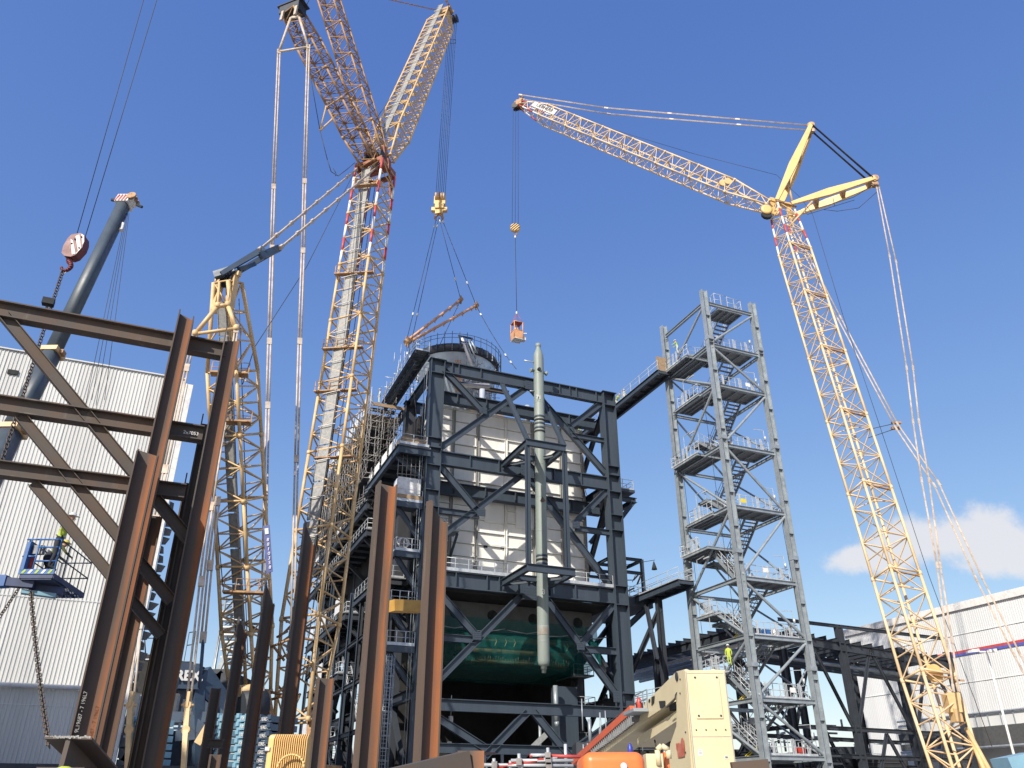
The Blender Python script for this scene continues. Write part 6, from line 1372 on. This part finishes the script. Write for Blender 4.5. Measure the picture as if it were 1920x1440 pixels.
hand = [(875,1125),(895,1120),(898,1140),(905,1118),(922,1118),(925,1140),(935,1120),(945,1060),(960,1050),(975,1085),(985,1180),(985,1290),(950,1300),(900,1308),(893,1230),(880,1200)]
b = MB(); b.poly([opl(*zpx(*q), -.012) for q in hand], -nx*.004); b.build('hand_decal', mat('decal red', (.42,.10,.06), (.5,.2,.14), .5, scale=9), CL)
hl = [(655,580),(735,575),(735,640),(700,672),(670,668)]
b = MB(); b.poly([opl(*zpx(*q), -.01) for q in hl], -nx*.004); b.build('plate_opening', darkb, CL)
for h_ in ([(560,530),(598,510),(590,600),(560,640)], [(525,560),(540,550),(540,580),(520,600)]): b = MB(); b.poly([opl(*zpx(*q), -.01) for q in h_], -nx*.004); b.build('plate_opening', darkb, CL)
mid_ = nx*fw*.5
a, c = opl(*zpx(690, 590)), opl(*zpx(-300, 1360)); b = MB(); b.beam(a+mid_, c+mid_, .22, fw*.92, Z, 0, .24, fw*.92); b.build('main_arm', cream, CL)
a, c = opl(*zpx(900, 690)), opl(*zpx(300, 1110)); b = MB(); b.beam(a+mid_*1.1, c+mid_*1.1, .16, fw*.7, Z, 0, .18, fw*.7); b.build('lower_arm', cream, CL)
a, c = opl(*zpx(870, 570)), opl(*zpx(700, 670)); b = MB(); b.beam(a+mid_*.6, c+mid_*.6, .10, .14, Z); b.build('hydraulic_ram', steel2, CL)
for k in range(3): a, c = opl(*zpx(400, 750+k*30)), opl(*zpx(-160, 1170+k*45)); b = MB(); b.path(sag(a+nx*(.1+.06*k), c+nx*(.1+.06*k), .04, 6), .022, 6); b.build('hose', rope, CL)
for k in range(26):
    t = k/25; q = opl(*zpx(390-560*t, 770+430*t)); b = MB(); b.beam(q-Z*.09, q+Z*.07, .035, .2, e_); b.build('cable_chain_link', galvd, CL)
a, c = opl(*zpx(350, 690)), opl(*zpx(-420, 1370)); b = MB(); b.beam(a-nx*.05, c-nx*.05, .15, .12, Z); b.build('orange_arm', mat('orange arm', (.62,.12,.05), (.52,.10,.05), .5, scale=1.5), CL)
b = MB(); q = opl(*zpx(450, 700)); rail(b, [q-e_*.4+nx*.0, q+e_*.6], .34, .3, .014, toe=False, post=.022); b.build('platform_rail', galv, CL)
b = MB(); b.box(q-Z*.03, nx*.3, e_*.45, Z*.03); b.build('platform', galv, CL)
b = MB(); q = opl(*zpx(405, 670)); b.lathe(q-Z*.1, Z, [(0,.05),(.25,.05),(.3,.02)], 10); b.build('extinguisher', redc, CL)
# seams, labels and latches on the cream tower
for k in (.02, .98): b = MB(); b.beam(V3((P0.x,P0.y,1.3))+fx*fw*k-e_*.035, V3((P0.x,P0.y,z1_-.03))+fx*fw*k-e_*.035, .012, .006, fx); b.build('edge_seam', MT['decal red'] if False else rib, CL)
for zz in (z1_-.06, z1_-1.02): b = MB(); b.beam(V3((P0.x,P0.y,zz))+fx*.03-e_*.033, V3((P0.x,P0.y,zz))+fx*(fw-.03)-e_*.033, .006, .004, Z); b.build('weld_line', rib, CL)
for (a0, z0, w0, h0, m0) in ((.50,-.62,.09,.05,MT['safety yellow']),(.12,-1.25,.07,.09,whp),(.52,-1.32,.06,.04,whp)):
    b = MB(); q = V3((P0.x,P0.y,z1_+z0))+fx*a0-e_*.033; b.box(q, fx*w0/2, e_*.003, Z*h0/2); b.build('warning_label', m0, CL)
    b = MB()
    for k in range(3): b.box(q-e_*.004+Z*(h0*(.25-.22*k)), fx*w0*.34, e_*.001, Z*.003)
    b.build('label_print', darkb, CL, kind='stuff')
for y in (300, 480, 980, 1240): b = MB(); b.lathe(opl(*zpx(930 if y < 900 else 1000, y), -.002), -nx, [(0,.016),(.014,.012)], 8); b.build('bolt', steel2, CL)
b = MB(); b.path([opl(*zpx(885, 470)), opl(*zpx(868, 500), -.03), opl(*zpx(862, 560), -.03), opl(*zpx(820, 600), -.03), opl(*zpx(760, 660), -.02)], .012, 6); b.build('hose', rope, CL)
b = MB(); b.path([opl(*zpx(600, 1080), .2), opl(*zpx(620, 1180), .2), opl(*zpx(610, 1260), .2)], .016, 6); b.build('hose', rope, CL)
# orange hood of the machine, cream bracket and blue cap
def hood(x0, x1, y0, Y, name, m, par, depth=1.0, bev=.14, zb=1.0):
    a, c = at(x0, y0, Y), at(x1, y0, Y); b = MB(); b.box((a+c)/2+V3((0, depth/2, -(a.z-zb)/2)), ((c.x-a.x)/2,0,0), (0,depth/2,0), (0,0,(a.z-zb)/2)); o = b.build(name, m, par); bv = o.modifiers.new('b','BEVEL'); bv.width = bev; bv.segments = 6
    for p in o.data.polygons: p.use_smooth = True
    return o
OH = thing('engine_hood', at(1150, 1425, 10.5), 'rounded orange machine hood at the bottom edge beside the cream tower', 'machine')
hood(1093, 1209, 1409, 10.5, 'hood', orj, OH, 1.2, .11)
b = MB(); q = at(1170, 1437, 10.45); b.lathe(q, (0,-1,0), [(0,.045),(.012,.03)], 14); b.build('badge', whp, OH)
hood(1211, 1243, 1413, 11.2, 'bracket_block', cream, OH, .3, .01)
b = MB(); q = at(1238, 1403, 11.2); b.path([q+V3((.1,0,-.12)), q+V3((.1,0,-.02)), q+V3((.02,0,.03)), q+V3((-.04,0,-.02)), q+V3((-.03,0,-.2))], .035, 8); b.build('handle', cream, OH)
hood(1245, 1254, 1410, 11.4, 'side_strip', orj, OH, .3, .01)
b = MB(); q = at(1182, 1410, 11.0); b.lathe(q-Z*.02, Z, [(0,.03),(.02,.035),(.07,.035),(.09,.022),(.11,.02),(.12,.01)], 14); b.build('blue_cap', bluep, OH)
# ================================================================ workers around the site
person(onz(1369, 1249, (LV[6]+LV[7])/2+.15), 2.8, 'stand', hivis, hivis, 'worker in full yellow hi vis on a lower landing of the stair tower')
person(onz(1271, 664, LV[1]+.02), 1.2, 'reach', hivis, wsuit, 'worker in lime vest at the top left landing of the stair tower')
bu = tu-1.2
for k, (x, ps, tp_, lb) in enumerate(((1139, 'reach', wsuit, 'leftmost worker in pale overalls in the cluster on the upper footbridge'), (1148, 'stand', wsuit, 'middle worker in pale overalls in the cluster on the upper footbridge'), (1156, 'bend', hivis, 'bending worker in lime vest in the cluster on the upper footbridge'), (1169, 'stand', wsuit, 'rightmost worker in pale overalls in the cluster on the upper footbridge'))):
    q = onz(x, 722, zb+.02); vq = gv(onu(x, 720, bu-.2+.3*(k % 2)))[1]; person(G(bu-.3+.35*(k % 2), vq, zb+.02), 2+k, ps, tp_, wsuit, lb)
vq = gv(onu(1087, 775, bu))[1]; person(G(bu, vq, zb+.02), 1.5, 'reach', hivis, wsuit, 'worker in lime vest on the footbridge seen through the boiler frame corner')
q = gv(onv(993, 790, 3.9)); person(G(q[0], 4.3, 38.6), 3.1, 'stand', hivis, navy, 'worker in lime vest and white helmet standing on the boiler casing top')
q = gv(onu(708, 826, -3.0)); person(G(-3.2, q[1], 40.3), 2.0, 'stand', wsuit, wsuit, 'worker in pale overalls on the top lift of the flank scaffold')
# ================================================================ distant dark plant on the left
DP = thing('plant_structure', (-38, 95, 0), 'dark distant plant frame with platforms seen between the leaning piles', 'steel frame')
zd = lambda y, Y: at(300, y, Y).z
def dbox(x0, x1, y0, y1, Y, name='dark_module', m=black, d=6):
    a, c = at(x0, y0, Y), at(x1, y1, Y); b = MB(); b.box(((a.x+c.x)/2, Y+d/2, (a.z+c.z)/2), (abs(c.x-a.x)/2,0,0), (0,d/2,0), (0,0,abs(a.z-c.z)/2)); b.build(name, m, DP)
dbox(262, 300, 1227, 1300, 90); dbox(250, 330, 1300, 1345, 88, m=steel2); dbox(262, 430, 1345, 1350, 85, m=steel2); dbox(340, 355, 1240, 1262, 90); dbox(300, 350, 1370, 1470, 75, m=steel2); dbox(415, 430, 1262, 1350, 85, m=steel2); dbox(265,300,1235,1237, 88,'pale_edge',galvb)
b = MB(); Y = 86
for a, c in (((340,1262),(432,1262)),((340,1276),(432,1280)),((380,1262),(432,1280)),((400,1280),(420,1262)),((232,1345),(232,1440)),((250,1345),(245,1440)),((230,1395),(350,1395)),((230,1420),(430,1415)),((345,1395),(430,1392))): b.beam(at(*a, Y), at(*c, Y), .7, .6, Z)
b.build('lattice_girder', steel2, DP, kind='stuff')
b = MB()
for k in range(60): q = at(random.uniform(225, 430), random.uniform(1350, 1440), random.uniform(78, 84)); b.beam(q, q+(Z if k % 3 else V3((1,0,0)))*random.uniform(1, 3), .2, .2)
b.build('louvre_bars', galvb, DP, kind='stuff')
b = MB(); rail(b, [at(262, 1226, 90), at(300, 1227, 90)], 3, 1.5, .06, toe=False); rail(b, [at(345, 1240, 90), at(358, 1238, 90)], 3, 1.2, .06, toe=False); b.tube(at(273,1227,90), at(271,1195,90), .07, 5); b.build('handrail', steel2, DP)
DS = thing('stair_tower', (at(425,1200,100).x, 100, 0), 'far pale grey stair tower seen through the leaning yellow mast foot', 'stair tower')
b = MB()
for x in (416, 424, 440): b.tube(at(x, 1120 if x > 416 else 1165, 100), V3((at(x, 1120, 100).x, 100, 0)), .16, 6)
for k in range(9): y = 1130+k*14; b.tube(at(414, y+4, 100), at(446, y, 100), .12, 5); b.tube(at(414, y+4, 100), at(440, y-10, 100.5), .07, 5)
b.build('frame', galv, DS)
for k in range(7): b = MB(); y = 1150+k*14; q = at(434, y, 100); b.box(q, (1.0,0,0), (0,1,0), (0,0,.1)); b.build('landing', galvb, DS)
b = MB(); b.beam(at(432,1205,99), at(408,1262,99), .5, .4, Z); b.build('conveyor_leg', galv, DS)

# low dark equipment behind the stair tower foot and the cream lift
EQ = thing('equipment_skid', (14, 62, 0), 'dark low plant equipment and pipes glimpsed behind the cream lift and tower foot', 'equipment')
for x0, x1, y0, Y, m in ((1080,1180,1392,60,steel2),(1175,1262,1378,62,black),(1225,1290,1352,66,steel2),(1255,1330,1385,60,black),(1370,1450,1405,96,steel2),(1440,1530,1412,98,black),(1520,1620,1400,100,steel2),(1610,1700,1418,98,black)):
    a, c = at(x0, y0, Y), at(x1, y0, Y); b = MB(); b.box(((a.x+c.x)/2, Y+2, a.z/2), ((c.x-a.x)/2, 0, 0), (0, 2, 0), (0, 0, a.z/2)); b.build('equipment_cabinet', m, EQ)
    b = MB()
    for k in range(3): b.box(((a.x+c.x)/2, Y-.05, a.z*(.9-.06*k)), ((c.x-a.x)*.42, 0, 0), (0, .04, 0), (0, 0, .03))
    b.build('louvre', steel, EQ, kind='stuff')
b = MB()
for k in range(60):
    x = random.choice((random.uniform(1090, 1330), random.uniform(1380, 1690))); Y = random.uniform(58, 60) if x < 1340 else random.uniform(94, 96); q = at(x, random.uniform(1365, 1425), Y)
    b.tube(q, q+(Z*random.uniform(.6, 2) if k % 2 else V3((random.uniform(.8, 2.4), 0, random.uniform(-.2,.5)))), random.choice((.04, .06, .12)), 6)
b.build('pipe_clutter', galv, EQ, kind='stuff')
for k in range(5):
    b = MB(); q = at(1180+k*22, 1372+(k % 2)*9, 59); b.lathe(q, Z, [(0,.22),(.3,.22),(.35,.12),(.5,.12)], 12); b.build('valve', whp if k % 2 else galv, EQ)
